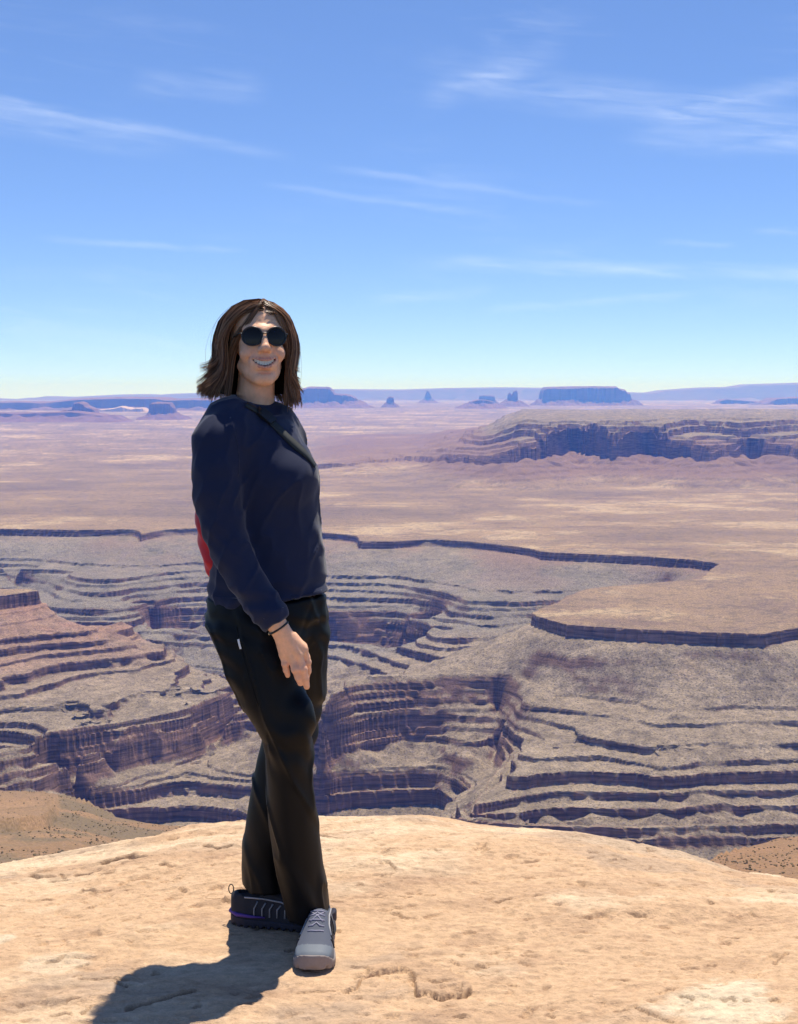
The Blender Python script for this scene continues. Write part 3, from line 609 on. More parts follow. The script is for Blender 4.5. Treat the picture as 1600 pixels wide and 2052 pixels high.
m_rock, nt, b = material('slickrock', 0.9, 0.2)
at = nt.new('ShaderNodeVertexColor', layer_name='ground'); pos = nt.new('ShaderNodeNewGeometry').outputs['Position']
n5 = nt.noise(nt.scale(pos, (1, 1.6, 1)), 30.0, 6, 0.7); n6 = nt.noise(nt.scale(pos, (1, 2.2, 1)), 190.0, 3, 0.7)
vm = nt.new('ShaderNodeVectorMath', operation='SCALE'); nt.set(vm, 0, at.outputs[0])
nt.set(vm, 'Scale', nt.math('MULTIPLY', nt.mapr(n5, 0.3, 0.7, 0.74, 1.2), nt.mapr(n6, 0.3, 0.7, 0.84, 1.14))); nt.l.new(vm.outputs[0], b.inputs['Base Color'])
bump(nt, b, nt.math('ADD', n5, nt.math('MULTIPLY', n6, 0.25)), 0.85, 0.012)
RX, RY, RZ = build_rock()
def ground_z(x, y):
    j = np.argmin(np.abs(RY[:, 0]-y)); i = np.argmin(np.abs(RX[j]-x)); return float(RZ[j, i])
# ------------------------------------------------------------------ implicit-surface modelling kit (smooth unions on a grid, then surface nets)
class Field:
    def __init__(s, xs, ys, zs):
        s.ax = [np.asarray(a, np.float64) for a in (xs, ys, zs)]
        s.F = np.full([len(a) for a in s.ax], 0.5, np.float32)
    def box(s, lo, hi, m):
        sl = []
        for a, l, h in zip(s.ax, lo, hi):
            i0 = max(0, int(np.searchsorted(a, l-m))-1); i1 = min(len(a), int(np.searchsorted(a, h+m))+1)
            if i1-i0 < 1: return None, None
            sl.append(slice(i0, i1))
        g = np.meshgrid(*[a[q] for a, q in zip(s.ax, sl)], indexing='ij')
        return tuple(sl), np.stack(g, -1)
    def put(s, sl, d, k, op):
        f = s.F[sl]; d = d.astype(np.float32)
        if op == 'sub':
            d = -d
            h = np.clip(0.5 - 0.5*(d-f)/k, 0, 1) if k > 0 else None
            s.F[sl] = np.maximum(f, d) if k <= 0 else d*(1-h)+f*h + k*h*(1-h)
        else:
            if k <= 0: s.F[sl] = np.minimum(f, d)
            else:
                h = np.clip(0.5+0.5*(f-d)/k, 0, 1); s.F[sl] = f*(1-h)+d*h - k*h*(1-h)
    def cone(s, a, b, ra, rb, k=0.02, op='add', squash=None):
        a, b = np.asarray(a, float), np.asarray(b, float); r = max(ra, rb)
        sl, P = s.box(np.minimum(a, b)-r, np.maximum(a, b)+r, 0.04+k)
        if sl is None: return
        ab = b-a; L = max(1e-12, ab@ab)
        t = np.clip(((P-a)@ab)/L, 0, 1); q = P-a-t[..., None]*ab
        if squash is not None:
            ax, f = squash; ax = np.asarray(ax, float); ax = ax/np.linalg.norm(ax); c = q@ax
            q = q + c[..., None]*ax*(1/f-1)
        s.put(sl, np.linalg.norm(q, axis=-1)-(ra+(rb-ra)*t), k, op)
    def chain(s, pts, k=0.02, op='add', squash=None):
        for (a, ra), (b, rb) in zip(pts[:-1], pts[1:]): s.cone(a, b, ra, rb, k, op, squash)
    def ell(s, c, rad, M=None, k=0.02, op='add'):
        c = np.asarray(c, float); rad = np.asarray(rad, float); R = rad.max()
        sl, P = s.box(c-R, c+R, 0.03+k)
        if sl is None: return
        q = P-c
        if M is not None: q = q@np.asarray(M).T          # rows of M are the local axes
        k0 = np.linalg.norm(q/rad, axis=-1); k1 = np.linalg.norm(q/rad**2, axis=-1)+1e-9
        s.put(sl, k0*(k0-1)/k1, k, op)
    def stack(s, secs, k=0.02, op='add', power=2.0):
        """secs: (z, cx, cy, ax, ay) from top to bottom or reverse; a bundle of horizontal ellipses"""
        S = np.array(sorted(secs)); lo = (S[:, 1]-S[:, 3]).min(), (S[:, 2]-S[:, 4]).min(), S[0, 0]; hi = (S[:, 1]+S[:, 3]).max(), (S[:, 2]+S[:, 4]).max(), S[-1, 0]
        sl, P = s.box(np.array(lo), np.array(hi), 0.04)
        z = P[0, 0, :, 2]; zc = np.clip(z, S[0, 0], S[-1, 0])
        cx, cy, ax, ay = [np.interp(zc, S[:, 0], S[:, i]) for i in (1, 2, 3, 4)]
        for _ in range(2):
            pass
        q = (np.abs((P[..., 0]-cx)/ax)**power + np.abs((P[..., 1]-cy)/ay)**power)**(1/power)
        d = (q-1)*np.minimum(ax, ay)
        e = np.maximum(S[0, 0]-P[..., 2], P[..., 2]-S[-1, 0])
        d = np.where(e > 0, np.hypot(np.maximum(d, 0), e) + np.minimum(d, 0)*0, d)
        s.put(sl, d, k, op)
    def cut(s, p, n):
        """keep the side the normal points away from"""
        g = np.meshgrid(*s.ax, indexing='ij', sparse=True)
        d = sum((gi-pi)*ni for gi, pi, ni in zip(g, p, n)); s.F = np.maximum(s.F, d.astype(np.float32))
    def disp(s, fn, band=0.03):
        i = np.where(np.abs(s.F) < band)
        s.F[i] += fn(s.ax[0][i[0]], s.ax[1][i[1]], s.ax[2][i[2]]).astype(np.float32)
    def mesh(s):
        F = s.F; xs, ys, zs = s.ax; I = F < 0
        n = np.array(F.shape)
        cnt = np.zeros(n-1, np.uint8)
        for dx in (0, 1):
            for dy in (0, 1):
                for dz in (0, 1): cnt += I[dx:n[0]-1+dx, dy:n[1]-1+dy, dz:n[2]-1+dz]
        act = (cnt > 0) & (cnt < 8); ci = np.argwhere(act); idx = np.full(act.shape, -1, np.int64); idx[act] = np.arange(len(ci))
        acc = np.zeros((len(ci), 3)); num = np.zeros(len(ci))
        co = [np.array(c) for c in ((0, 0, 0), (1, 0, 0), (0, 1, 0), (1, 1, 0), (0, 0, 1), (1, 0, 1), (0, 1, 1), (1, 1, 1))]
        val = [F[tuple((ci+c).T)].astype(np.float64) for c in co]
        pos = [np.stack([xs[ci[:, 0]+c[0]], ys[ci[:, 1]+c[1]], zs[ci[:, 2]+c[2]]], 1) for c in co]
        for a, b in ((0, 1), (2, 3), (4, 5), (6, 7), (0, 2), (1, 3), (4, 6), (5, 7), (0, 4), (1, 5), (2, 6), (3, 7)):
            m = (val[a] < 0) != (val[b] < 0); t = np.where(m, val[a]/np.where(m, val[a]-val[b], 1), 0)[:, None]
            acc += np.where(m[:, None], pos[a]+(pos[b]-pos[a])*t, 0); num += m
        V = acc/num[:, None]; Q = []
        for ax in range(3):
            o1, o2 = (ax+1) % 3, (ax+2) % 3
            sa = [slice(None)]*3; sb = [slice(None)]*3; sa[ax] = slice(0, -1); sb[ax] = slice(1, None)
            A, B = I[tuple(sa)], I[tuple(sb)]
            for flip in (False, True):
                e = np.argwhere((A & ~B) if not flip else (~A & B))
                k = (e[:, o1] > 0) & (e[:, o2] > 0) & (e[:, o1] < n[o1]-1) & (e[:, o2] < n[o2]-1); e = e[k]
                def cell(d1, d2):
                    c = e.copy(); c[:, o1] -= d1; c[:, o2] -= d2; return idx[tuple(c.T)]
                q = np.stack([cell(1, 1), cell(0, 1), cell(0, 0), cell(1, 0)], 1)
                Q.append(q if not flip else q[:, ::-1])
        Q = np.vstack(Q); return V, Q[(Q >= 0).all(1)]
def relax(V, Q, it=1, lam=0.5):
    E = np.vstack([Q[:, [0, 1]], Q[:, [1, 2]], Q[:, [2, 3]], Q[:, [3, 0]]])
    for _ in range(it):
        S = np.zeros_like(V); N = np.zeros(len(V))
        for a, b in ((0, 1), (1, 0)):
            for c in range(3): S[:, c] += np.bincount(E[:, a], V[E[:, b], c], len(V))
            N += np.bincount(E[:, a], minlength=len(V))
        V = V*(1-lam) + lam*S/np.maximum(N, 1)[:, None]
    return V
def lin(a, b, st): return np.arange(a, b+st, st)
def tube(path, radii, sides=6, caps=True, flat=None):
    """swept tube; returns verts, faces"""
    P = np.asarray(path, float); n = len(P); T = np.gradient(P, axis=0); T /= np.linalg.norm(T, axis=1)[:, None]+1e-12
    up = np.array((0.31, 0.17, 0.93)); N = np.cross(T, up); N /= np.linalg.norm(N, axis=1)[:, None]+1e-12; Bn = np.cross(T, N)
    a = np.arange(sides)/sides*2*np.pi; r = np.broadcast_to(np.asarray(radii, float), (n,))
    V = P[:, None] + r[:, None, None]*(np.cos(a)[None, :, None]*N[:, None] + np.sin(a)[None, :, None]*Bn[:, None])
    F = [(i*sides+j, i*sides+(j+1) % sides, (i+1)*sides+(j+1) % sides, (i+1)*sides+j) for i in range(n-1) for j in range(sides)]
    if caps: F += [tuple(range(sides))[::-1], tuple((n-1)*sides+j for j in range(sides))]
    return V.reshape(-1, 3), F
def join(parts):
    V, F, o = [], [], 0
    for v, f in parts:
        V.append(np.asarray(v)); F += [tuple(i+o for i in q) for q in f]; o += len(v)
    return np.vstack(V), F
# ------------------------------------------------------------------ the person
YP = 3.72                                                # distance of the standing figure
PX = YP/FPX*1.003                                        # metres per photo pixel at that distance
def B(px, py, dy=0.0): return at_y(px, py, YP+dy)
def zpx(py): return B(800, py)[2]
def mat_plain(name, col, rough=0.8, spec=0.3, sheen=0.0, bscale=None, bstr=0.2, bdist=0.001, var=0.12):
    m, nt, b = material(name, rough, spec)
    pos = nt.new('ShaderNodeTexCoord').outputs['Object']
    n = nt.noise(pos, bscale or 60.0, 4, 0.6)
    nt.l.new(nt.mix(n, tuple(c*(1-var) for c in col), tuple(c*(1+var) for c in col)), b.inputs['Base Color'])
    if sheen: b.inputs['Sheen Weight'].default_value = sheen; b.inputs['Sheen Roughness'].default_value = 0.4
    if bscale: bump(nt, b, n, bstr, bdist)
    return m
m_shirt = mat_plain('navy_knit', (.014, .019, .048), 0.85, 0.25, 0.2, 900.0, 0.35, 0.0008)
m_pants = mat_plain('black_trouser_cloth', (.0034, .0038, .0048), 0.5, 0.16, 0.0, 1100.0, 0.25, 0.0006)
m_red = mat_plain('red_nylon', (.55, .012, .022), 0.55, 0.4, 0.1, 700.0, 0.2, 0.0006)
m_strap = mat_plain('black_webbing', (.03, .032, .03), 0.7, 0.3, 0.0, 800.0, 0.4, 0.0006)
m_black = mat_plain('black_plastic', (.012, .012, .013), 0.35, 0.5)
m_lens = mat_plain('dark_lens', (.006, .004, .003), 0.18, 0.25)
m_teeth = mat_plain('teeth', (.86, .73, .54), 0.3, 0.5)
m_white = mat_plain('pale_print', (.75, .75, .74), 0.6, 0.3)
m_gold = mat_plain('gold_clasp', (.70, .52, .30), 0.3, 0.6)
person = empty('person', (float(B(540, 1930)[0]), YP, 0.0))
tag(person, 'person in navy long-sleeved shirt, black trousers and dark round sunglasses, standing on the rock ledge', 'person')
def part(name, V, Q, mat, parent=None, smooth=True):
    parent = parent or person
    o = mesh_obj(name, np.asarray(V), Q, mat, None, smooth)
    o.parent = parent
    o.matrix_parent_inverse = Matrix.Translation(-world_loc(parent))
    return o
def world_loc(p):
    l = Vector(p.location)
    return l if p.type == 'EMPTY' else Vector((0, 0, 0))

# ---- head frame
YAW = math.radians(15); CH = B(520, 775, 0.0)
HF = np.array((math.sin(YAW), -math.cos(YAW), 0.0)); HU = np.array((math.cos(YAW), math.sin(YAW), 0.0)); HZ = np.array((0, 0, 1.0))
TILT = math.radians(4)                                   # chin lifted a little
HF, HZ = HF*math.cos(TILT)+HZ*math.sin(TILT), HZ*math.cos(TILT)-HF*math.sin(TILT)
HM = np.array((HU, HF, HZ))
def hd(u, f, z): return CH + (HU*u + HF*f + HZ*z)/1000.0

def build_body():
    xr = (B(428, 1000)[0], B(632, 1000)[0])
    xs = np.concatenate([lin(xr[0]-0.10, xr[0]-0.008, 0.008), lin(xr[0], xr[1], 0.0024), lin(xr[1]+0.008, xr[1]+0.06, 0.008)])
    ys = np.concatenate([lin(YP-0.235, YP+0.115, 0.0026), lin(YP+0.123, YP+0.25, 0.009)])
    zh0, zh1 = zpx(1388), zpx(1225); zf = zpx(835)
    zs = np.concatenate([lin(0.05, zh0-0.009, 0.010), lin(zh0, zh1, 0.0025), lin(zh1+0.009, zf-0.009, 0.010), lin(zf, zpx(585), 0.0023)])
    f = Field(xs, ys, zs); mm = 0.001
    # trunk, limbs (under the clothes)
    f.stack([(zpx(830), *B(508, 838, 0.02)[:2], .045, .045), (zpx(900), *B(518, 905)[:2], .080, .070), (zpx(1100), *B(540, 1100)[:2], .105, .085), (zpx(1230), *B(545, 1230)[:2], .115, .085)], 0.02)
    for a, b, ra, rb in ((B(434, 878, -.11), B(440, 1050, -.14), .036, .034), (B(440, 1050, -.14), B(548, 1238, -.185), .034, .025), (B(568, 890, .08), B(592, 1050, .13), .030, .028), (B(592, 1050, .13), B(604, 1180, .15), .028, .022),
                         (B(515, 1240, -.03), B(580, 1470, -.07), .055, .036), (B(580, 1470, -.07), B(618, 1830, .03), .036, .026), (B(590, 1240, .05), B(575, 1500, .09), .055, .036), (B(575, 1500, .09), B(525, 1790, .14), .036, .026), (B(604, 1180, .15), B(604, 1225, .14), .024, .018), (B(434, 878, -.10), B(560, 885, .07), .035, .032)):
        f.cone(a, b, ra, rb, 0.03)
    # neck
    f.cone(hd(-2, -10, 40), B(511, 838, 0.03), .042, .046, 0.015)
    f.cone(hd(-2, -18, 60), B(508, 834, 0.045), .042, .050, 0.015)
    # skull and face
    k = 0.012
    f.ell(hd(0, -12, 142), (.070, .090, .080), HM, k)
    f.ell(hd(0, 34, 92), (.0545, .054, .078), HM, 0.014)
    f.ell(hd(0, 42, 36), (.042, .038, .032), HM, 0.016)
    f.cone(hd(-43, 8, 52), hd(-13, 66, 14), .014, .012, 0.018); f.cone(hd(43, 8, 52), hd(13, 66, 14), .014, .012, 0.018)
    f.ell(hd(0, 71, 15), (.021, .015, .014), HM, 0.014)
    for s_ in (-1, 1):
        f.ell(hd(s_*35, 60, 79), (.022, .020, .019), HM, 0.016)
        f.ell(hd(s_*33, 86, 120), (.017, .012, .012), HM, 0.012, 'sub')
        f.cone(hd(s_*8, 80, 137), hd(s_*42, 62, 139), .010, .008, 0.012)
        f.ell(hd(s_*12, 93, 85), (.0085, .0095, .0075), HM, 0.006)
        # ear
        f.ell(hd(s_*67, -4, 104), (.007, .017, .029), HM, 0.008); f.ell(hd(s_*66, 2, 82), (.006, .009, .010), HM, 0.006)
    f.cone(hd(0, 84, 131), hd(0, 104, 92), .0075, .0095, 0.011); f.ell(hd(0, 106, 89), (.010, .010, .0085), HM, 0.007)
    # smile: cheeks pulled up, lips drawn back over the teeth
    f.ell(hd(0, 72, 54), (.035, .018, .024), HM, 0.012)
    for s_ in (-1, 1):
        f.chain([(hd(s_*18, 92, 86), .002), (hd(s_*29, 86, 76), .0026), (hd(s_*39, 75, 64), .0024), (hd(s_*41, 66, 48), .0016)], 0.005, 'sub')
    arc = lambda u: 91 - 0.0150*u*u
    US = (-33, -27, -20, -12, -5, 0, 5, 12, 20, 27, 33)
    up = [(hd(u, arc(u)+0.5, 61.0+0.0065*u*u-(1.2 if u == 0 else 0)), .0036 if abs(u) < 20 else .0026) for u in US]
    lo = [(hd(u, arc(u)-1.5, 43.0+0.0225*u*u), .0046 if abs(u) < 15 else .0028) for u in US]
    f.chain(up, 0.004); f.chain(lo, 0.004)
    for off in (-1.4, 0, 1.4):
        f.chain([(hd(u, arc(u)-0.5, 51.5+off*(1-(u/30)**2)+0.0150*u*u), .0056-.00009*abs(u)) for u in (-27, -20, -12, -5, 0, 5, 12, 20, 27)], 0.0012, 'sub')
    f.ell(hd(0, 80, 32), (.018, .006, .004), HM, 0.008, 'sub')
    # right hand laid on the thigh, back of the hand to the camera
    W = B(557, 1254, -.186); kn = {'pinky': (B(567, 1311, -.176), .0092), 'ring': (B(583, 1316, -.180), .0100), 'middle': (B(599, 1312, -.178), .0104), 'index': (B(609, 1301, -.166), .0104)}
    f.cone(B(545, 1236, -.185), W, .028, .0235, 0.012, squash=((0, 1, 0), 0.72))
    for n_, (p, r) in kn.items(): f.cone(W + (p-W)*0.12, p, .0150, r+.0012, 0.013, squash=((0.25, 1, 0), 0.85))
    f.cone(W, B(590, 1300, -.168), .018, .016, 0.012)
    tips = {'pinky': [(572, 1330, -.176), (574, 1343, -.170), (577, 1353, -.164)], 'ring': [(592, 1341, -.182), (598, 1358, -.176), (602, 1369, -.168)], 'middle': [(608, 1341, -.178), (613, 1361, -.172), (615, 1376, -.163)], 'index': [(616, 1327, -.158), (617, 1345, -.148), (614, 1358, -.140)]}
    for n_, t in tips.items():
        p, r = kn[n_]; pts = [(p, r)] + [(B(*q), r*fac) for q, fac in zip(t, (0.93, 0.86, 0.76))]
        f.chain(pts, 0.0035); f.ell(pts[1][0]+np.array((0, -.0012, 0)), (r*.98,)*3, None, 0.004)
    f.chain([(B(588, 1276, -.165), .0125), (B(606, 1296, -.148), .0115), (B(613, 1318, -.138), .0100), (B(612, 1334, -.134), .0085)], 0.008)
    for n_ in ('pinky', 'ring', 'middle', 'index'):                     # tendons
        p, r = kn[n_]; f.cone(W+(p-W)*0.35+np.array((0, -.0125, 0)), p+np.array((0, -.0045, 0)), .0022, .0055, 0.007)
    f.disp(lambda x, y, z: 0.0007*fbm(x*140, y*140, 2, 5, z=z*140), 0.02)
    V, Q = f.mesh(); V = relax(V, Q, 1, 0.35)
    o = part('body', V, Q, m_skin)
    # natural colouring of the skin
    L = (V-CH)@HM.T*1000
    u, ff, z = L.T
    head = (z > -60) & (ff > 20) & (np.abs(u) < 75)
    C = np.tile(np.array((.88, .47, .27)), (len(V), 1))
    def blend(m, c): 
        C[:] = C*(1-m[:, None]) + np.array(c)*m[:, None]
    dl = np.minimum(*[np.min([np.linalg.norm(V-p, axis=1)-r for p, r in ch], 0) for ch in (up, lo)])
    blend(head*(1-sstep(dl, 0.0005, 0.0035))*sstep(ff, 70, 74)*0.75, (.56, .22, .18))
    blend(head*np.exp(-(((np.abs(u)-36)/17)**2+((z-78)/16)**2))*0.30*(ff > 40), (.70, .31, .21))
    blend(head*np.exp(-((u/12)**2+((z-86)/12)**2))*0.25*(ff > 85), (.70, .31, .22))
    inside_m = head*(np.abs(u) < 30)*(1-sstep(np.abs(z-(51.5+0.015*u*u)), 5.0, 6.5))*(ff < arc(u)-2.0)*(ff > 55)
    blend(inside_m.astype(float), (.10, .03, .03))
    hand = (V[:, 2] < zpx(1300)) & (V[:, 2] > zpx(1390))
    blend(hand*0.35, (.70, .33, .21))
    add_color(o, 'skin', np.clip(C, 0, 1))
    return o
m_skin, nt, b = material('skin', 0.52, 0.4)
sc_ = nt.new('ShaderNodeVertexColor', layer_name='skin'); pos = nt.new('ShaderNodeTexCoord').outputs['Object']
n5 = nt.noise(pos, 55.0, 4, 0.65); n6 = nt.noise(pos, 420.0, 3, 0.6)
vm = nt.new('ShaderNodeVectorMath', operation='SCALE'); nt.set(vm, 0, sc_.outputs[0]); nt.set(vm, 'Scale', nt.mapr(n5, 0.3, 0.7, 0.88, 1.1)); nt.l.new(vm.outputs[0], b.inputs['Base Color'])
b.inputs['Subsurface Weight'].default_value = 0.12; b.inputs['Subsurface Radius'].default_value = (0.006, 0.0025, 0.0015); b.inputs['Subsurface Scale'].default_value = 1.0
bump(nt, b, n6, 0.18, 0.0007)
body = build_body()
# teeth: a curved row set behind the lips
def teeth():
    vs_, fs_ = [], []
    us = np.linspace(-25, 25, 9)
    for a, c in zip(us[:-1], us[1:]):
        g = 0.25; uu = np.array((a+g, c-g)); m_ = (a+c)/2; h0 = 60.5+0.008*m_**2; h1 = 47.6+0.017*m_**2
        fr = 91-0.0150*uu*uu-3.0
        v = [hd(uu[0], fr[0], h1), hd(uu[1], fr[1], h1), hd(uu[1], fr[1]+.4, h0), hd(uu[0], fr[0]+.4, h0)]
        v += [p - HF*0.004 for p in v]
        vs_.append((np.array(v), [(0, 1, 2, 3), (7, 6, 5, 4), (0, 4, 5, 1), (1, 5, 6, 2), (2, 6, 7, 3), (3, 7, 4, 0)]))
    V, F = join(vs_); return part('teeth', V, F, m_teeth, smooth=False)
teeth()

# ---- shirt
def secs(rows): return [(zpx(py), (B(l, py)[0]+B(r, py)[0])/2, YP+dy, (r-l)/2*PX, ay) for py, l, r, dy, ay in rows]
def build_shirt():
    st = 0.0037
    f = Field(lin(B(360, 1000)[0], B(672, 1000)[0], st), lin(YP-.26, YP+.26, st), lin(zpx(1275), zpx(782), st))
    f.stack(secs([(838, 462, 572, .02, .085), (856, 436, 590, .01, .105), (880, 430, 604, .0, .115), (905, 430, 617, .0, .120), (930, 432, 629, .0, .122), (958, 434, 636, .0, .124), (1000, 434, 638, .0, .122), (1050, 433, 641, .0, .118), (1085, 431, 645, .0, .118), (1120, 427, 650, .0, .120), (1150, 421, 652, .0, .124), (1180, 417, 653, .0, .127), (1206, 414, 653, .0, .128)]), 0.015)
    # shoulders, yoke and bust
    f.chain([(B(500, 832, .03), .055), (B(464, 843, -.045), .048), (B(438, 884, -.100), .053)], 0.05)
    f.chain([(B(505, 832, .03), .055), (B(550, 848, .06), .045), (B(573, 880, .085), .050)], 0.03)
    f.ell(B(590, 958, -.045), (.058, .062, .060), None, 0.035); f.ell(B(566, 960, -.075), (.058, .055, .058), None, 0.035)
    f.ell(B(472, 888, -.080), (.062, .055, .070), None, 0.04); f.ell(B(455, 862, -.080), (.055, .050, .045), None, 0.04)
    # near sleeve
    arm = [(B(434, 895, -.112), .0560), (B(433, 940, -.128), .0575), (B(436, 990, -.138), .0575), (B(446, 1050, -.145), .0540), (B(468, 1113, -.155), .0495), (B(503, 1175, -.168), .0445), (B(538, 1225, -.18), .0405), (B(560, 1255, -.186), .0345)]
    g = Field(*f.ax); g.chain(arm, 0.012)
    wr = B(556, 1248, -.185); dr = B(560, 1255, -.186)-B(525, 1205, -.175); dr /= np.linalg.norm(dr)
    g.cut(wr, dr)
    h = np.clip(0.5+0.5*(f.F-g.F)/0.032, 0, 1); f.F = f.F*(1-h)+g.F*h-0.032*h*(1-h)
    # far sleeve, hidden behind the trunk
    f.chain([(B(575, 885, .10), .052), (B(592, 1000, .13), .048), (B(602, 1100, .145), .042), (B(604, 1180, .15), .036)], 0.012)
    # neck opening
    f.ell(B(512, 793, -.012), (.056, .070, .027), None, 0.004, 'sub')
    # hem line, a little lower at the back
    hz = zpx(1203); f.cut((B(535, 1203)[0], YP, hz), (-0.10, 0, -1.0)) if False else None
    g2 = np.meshgrid(*f.ax, indexing='ij', sparse=True)
    hem = (zpx(1200) - g2[2]) + 0.055*(g2[0]-B(535, 1200)[0])/0.15*0.5
    sleeve_keep = g.F < 0.012
    f.F = np.where(sleeve_keep, np.minimum(np.maximum(f.F, hem), g.F), np.maximum(f.F, hem)).astype(np.float32)
    def folds(x, y, z):
        n = 0.0045*fbm(x*7+z*3, y*7, 3, 21, z=z*9)
        # drag lines from the armpit and along the sleeve
        s_ = np.abs(fbm(x*16-z*9, y*12, 2, 22, z=z*5+x*6))
        n = n - 0.0052*(1-np.clip(s_*2.3, 0, 1))**2
        el = np.exp(-((z-zpx(1075))/0.085)**2)*(x < B(520, 1000)[0])
        n = n + 0.0010*el*np.sin((z+x*0.6)*150+4*fbm(x*10, y*10, 2, 23))
        low = np.exp(-((z-zpx(1185))/0.04)**2); n = n + 0.0035*low*np.sin(z*125+7*fbm(x*7, y*7, 2, 24))
        cu = np.exp(-((z-zpx(1215))/0.035)**2)*(y < YP-.13); n = n + 0.0012*cu*np.sin((z-x)*150+4*fbm(x*14, y*14, 2, 26))
        return n
    f.disp(folds)
    V, Q = f.mesh(); V = relax(V, Q, 2, 0.4)
    return part('shirt', V, Q, m_shirt)
shirt = build_shirt()

# ---- trousers
def build_pants():
    st = 0.0042
    f = Field(lin(B(395, 1300)[0], B(690, 1300)[0], st), lin(YP-.24, YP+.30, st), lin(zpx(1872)-.02, zpx(1170), st))
    near = secs([(1196, 418, 640, -.01, .112), (1230, 417, 640, -.012, .118), (1250, 420, 630, -.02, .118), (1290, 439, 615, -.035, .112), (1340, 456, 614, -.05, .103), (1400, 489, 619, -.062, .093), (1440, 516, 625, -.07, .085), (1468, 531, 631, -.072, .080), (1500, 536, 631, -.066, .076), (1560, 540, 632, -.05, .075), (1640, 541, 640, -.025, .078), (1700, 546, 646, -.008, .082), (1750, 552, 651, .005, .086), (1800, 566, 656, .016, .088), (1858, 580, 659, .026, .090)])
    far = secs([(1196, 500, 652, .02, .105), (1240, 520, 655, .04, .105), (1290, 530, 656, .055, .10), (1340, 538, 653, .07, .095), (1400, 540, 647, .085, .085), (1450, 528, 638, .095, .078), (1490, 519, 634, .10, .074), (1540, 505, 622, .105, .072), (1600, 494, 605, .11, .072), (1660, 483, 590, .12, .075), (1720, 476, 580, .128, .078), (1770, 473, 577, .135, .08), (1806, 474, 580, .14, .082)])
    f.stack(near, 0.004); f.ell(B(604, 1440, -.105), (.036, .045, .060), None, 0.03); g = Field(*f.ax); g.stack(far, 0.004)
    h = np.clip(0.5+0.5*(f.F-g.F)/0.006, 0, 1); f.F = f.F*(1-h)+g.F*h-0.006*h*(1-h)
    # hems: the near one cut on the slant, open underneath
    g2 = np.meshgrid(*f.ax, indexing='ij', sparse=True)
    zn = zpx(1848)+0.0; cutn = zn - g2[2] - 0.25*(g2[0]-B(620, 1800)[0]) - 0.12*(g2[1]-YP)
    cutf = zpx(1803) - g2[2] + 0.0*g2[0]
    isf = g.F < f.F+0.002
    side = (g2[1] > YP+.075+0*g2[0]) & (g2[0] < B(585, 1800)[0]+0*g2[1])
    f.F = np.maximum(f.F, np.where(side, cutf, cutn)).astype(np.float32)
    def folds(x, y, z):
        n = 0.0045*fbm(x*8, y*8, 3, 31, z=z*6)
        kz = np.exp(-((z-zpx(1462))/0.07)**2); n = n + 0.0034*kz*np.sin((z*0.75+x*0.75)*105+5*fbm(x*9, y*9, 2, 32)) * (x > B(545, 1400)[0])
        s_ = np.abs(fbm(x*14+z*5, y*10, 2, 33, z=z*3.2)); n = n - 0.0065*(1-np.clip(s_*3.0, 0, 1))**2
        hp = np.exp(-((z-zpx(1245))/0.06)**2); n = n + 0.0024*hp*np.sin((z+0.35*x)*110+6*fbm(x*8, y*8, 2, 34))
        bk = np.exp(-((z-zpx(1330))/0.11)**2)*(x < B(500, 1300)[0]); n = n + 0.0018*bk*np.sin((z+0.5*x)*95+5*fbm(x*8, y*8, 2, 35))
        # fly and crotch lines
        n = n + 0.004*np.exp(-((x-B(612, 1250)[0]-0.35*(z-zpx(1250)))/0.006)**2)*np.exp(-((z-zpx(1230))/0.05)**2)*(y < YP)
        return n
    f.disp(folds)
    V, Q = f.mesh(); V = relax(V, Q, 1, 0.4)
    return part('trousers', V, Q, m_pants)
pants = build_pants()
from mathutils.bvhtree import BVHTree
def tree(o):
    me = o.data; return BVHTree.FromPolygons([v.co for v in me.vertices], [p.vertices[:] for p in me.polygons])
T_shirt, T_pants, T_body = tree(shirt), tree(pants), tree(body)
CAM = Vector((0, 0, HC))
def cast(T, px, py):
    d = Vector(ray(px, py)).normalized(); r = T.ray_cast(CAM, d)
    if r[0] is None:
        p = Vector(at_y(px, py, YP)); q = T.find_nearest(p); return q[0], q[1]
    return r[0], r[1]
def ribbon(T, pts, width, lift=0.003, thick=0.0018, sub=4):
    """flat band laid on a surface along a photo polyline"""
    P = np.array(pts, float); t = np.linspace(0, len(P)-1, (len(P)-1)*sub+1)
    P = np.stack([np.interp(t, np.arange(len(P)), P[:, i]) for i in (0, 1)], 1)
    C = [cast(T, *p) for p in P]; pos = np.array([c[0][:] for c in C]); nor = np.array([c[1][:] for c in C])
    for _ in range(3):
        pos[1:-1] = pos[1:-1]*.5+(pos[:-2]+pos[2:])*.25; nor[1:-1] = nor[1:-1]*.5+(nor[:-2]+nor[2:])*.25
    nor /= np.linalg.norm(nor, axis=1)[:, None]
    tan = np.gradient(pos, axis=0); tan /= np.linalg.norm(tan, axis=1)[:, None]; sd_ = np.cross(nor, tan)
    V = []
    for p, n, s_ in zip(pos, nor, sd_):
        for w_, l in ((-.5, 0), (.5, 0), (.5, thick), (-.5, thick)): V.append(p + s_*width*w_ + n*(lift+l))
    n = len(pos); F = [(i*4+j, i*4+(j+1) % 4, i*4+4+(j+1) % 4, i*4+4+j) for i in range(n-1) for j in range(4)] + [(3, 2, 1, 0), tuple((n-1)*4+j for j in range(4))]
    return np.array(V), F, pos, nor, sd_
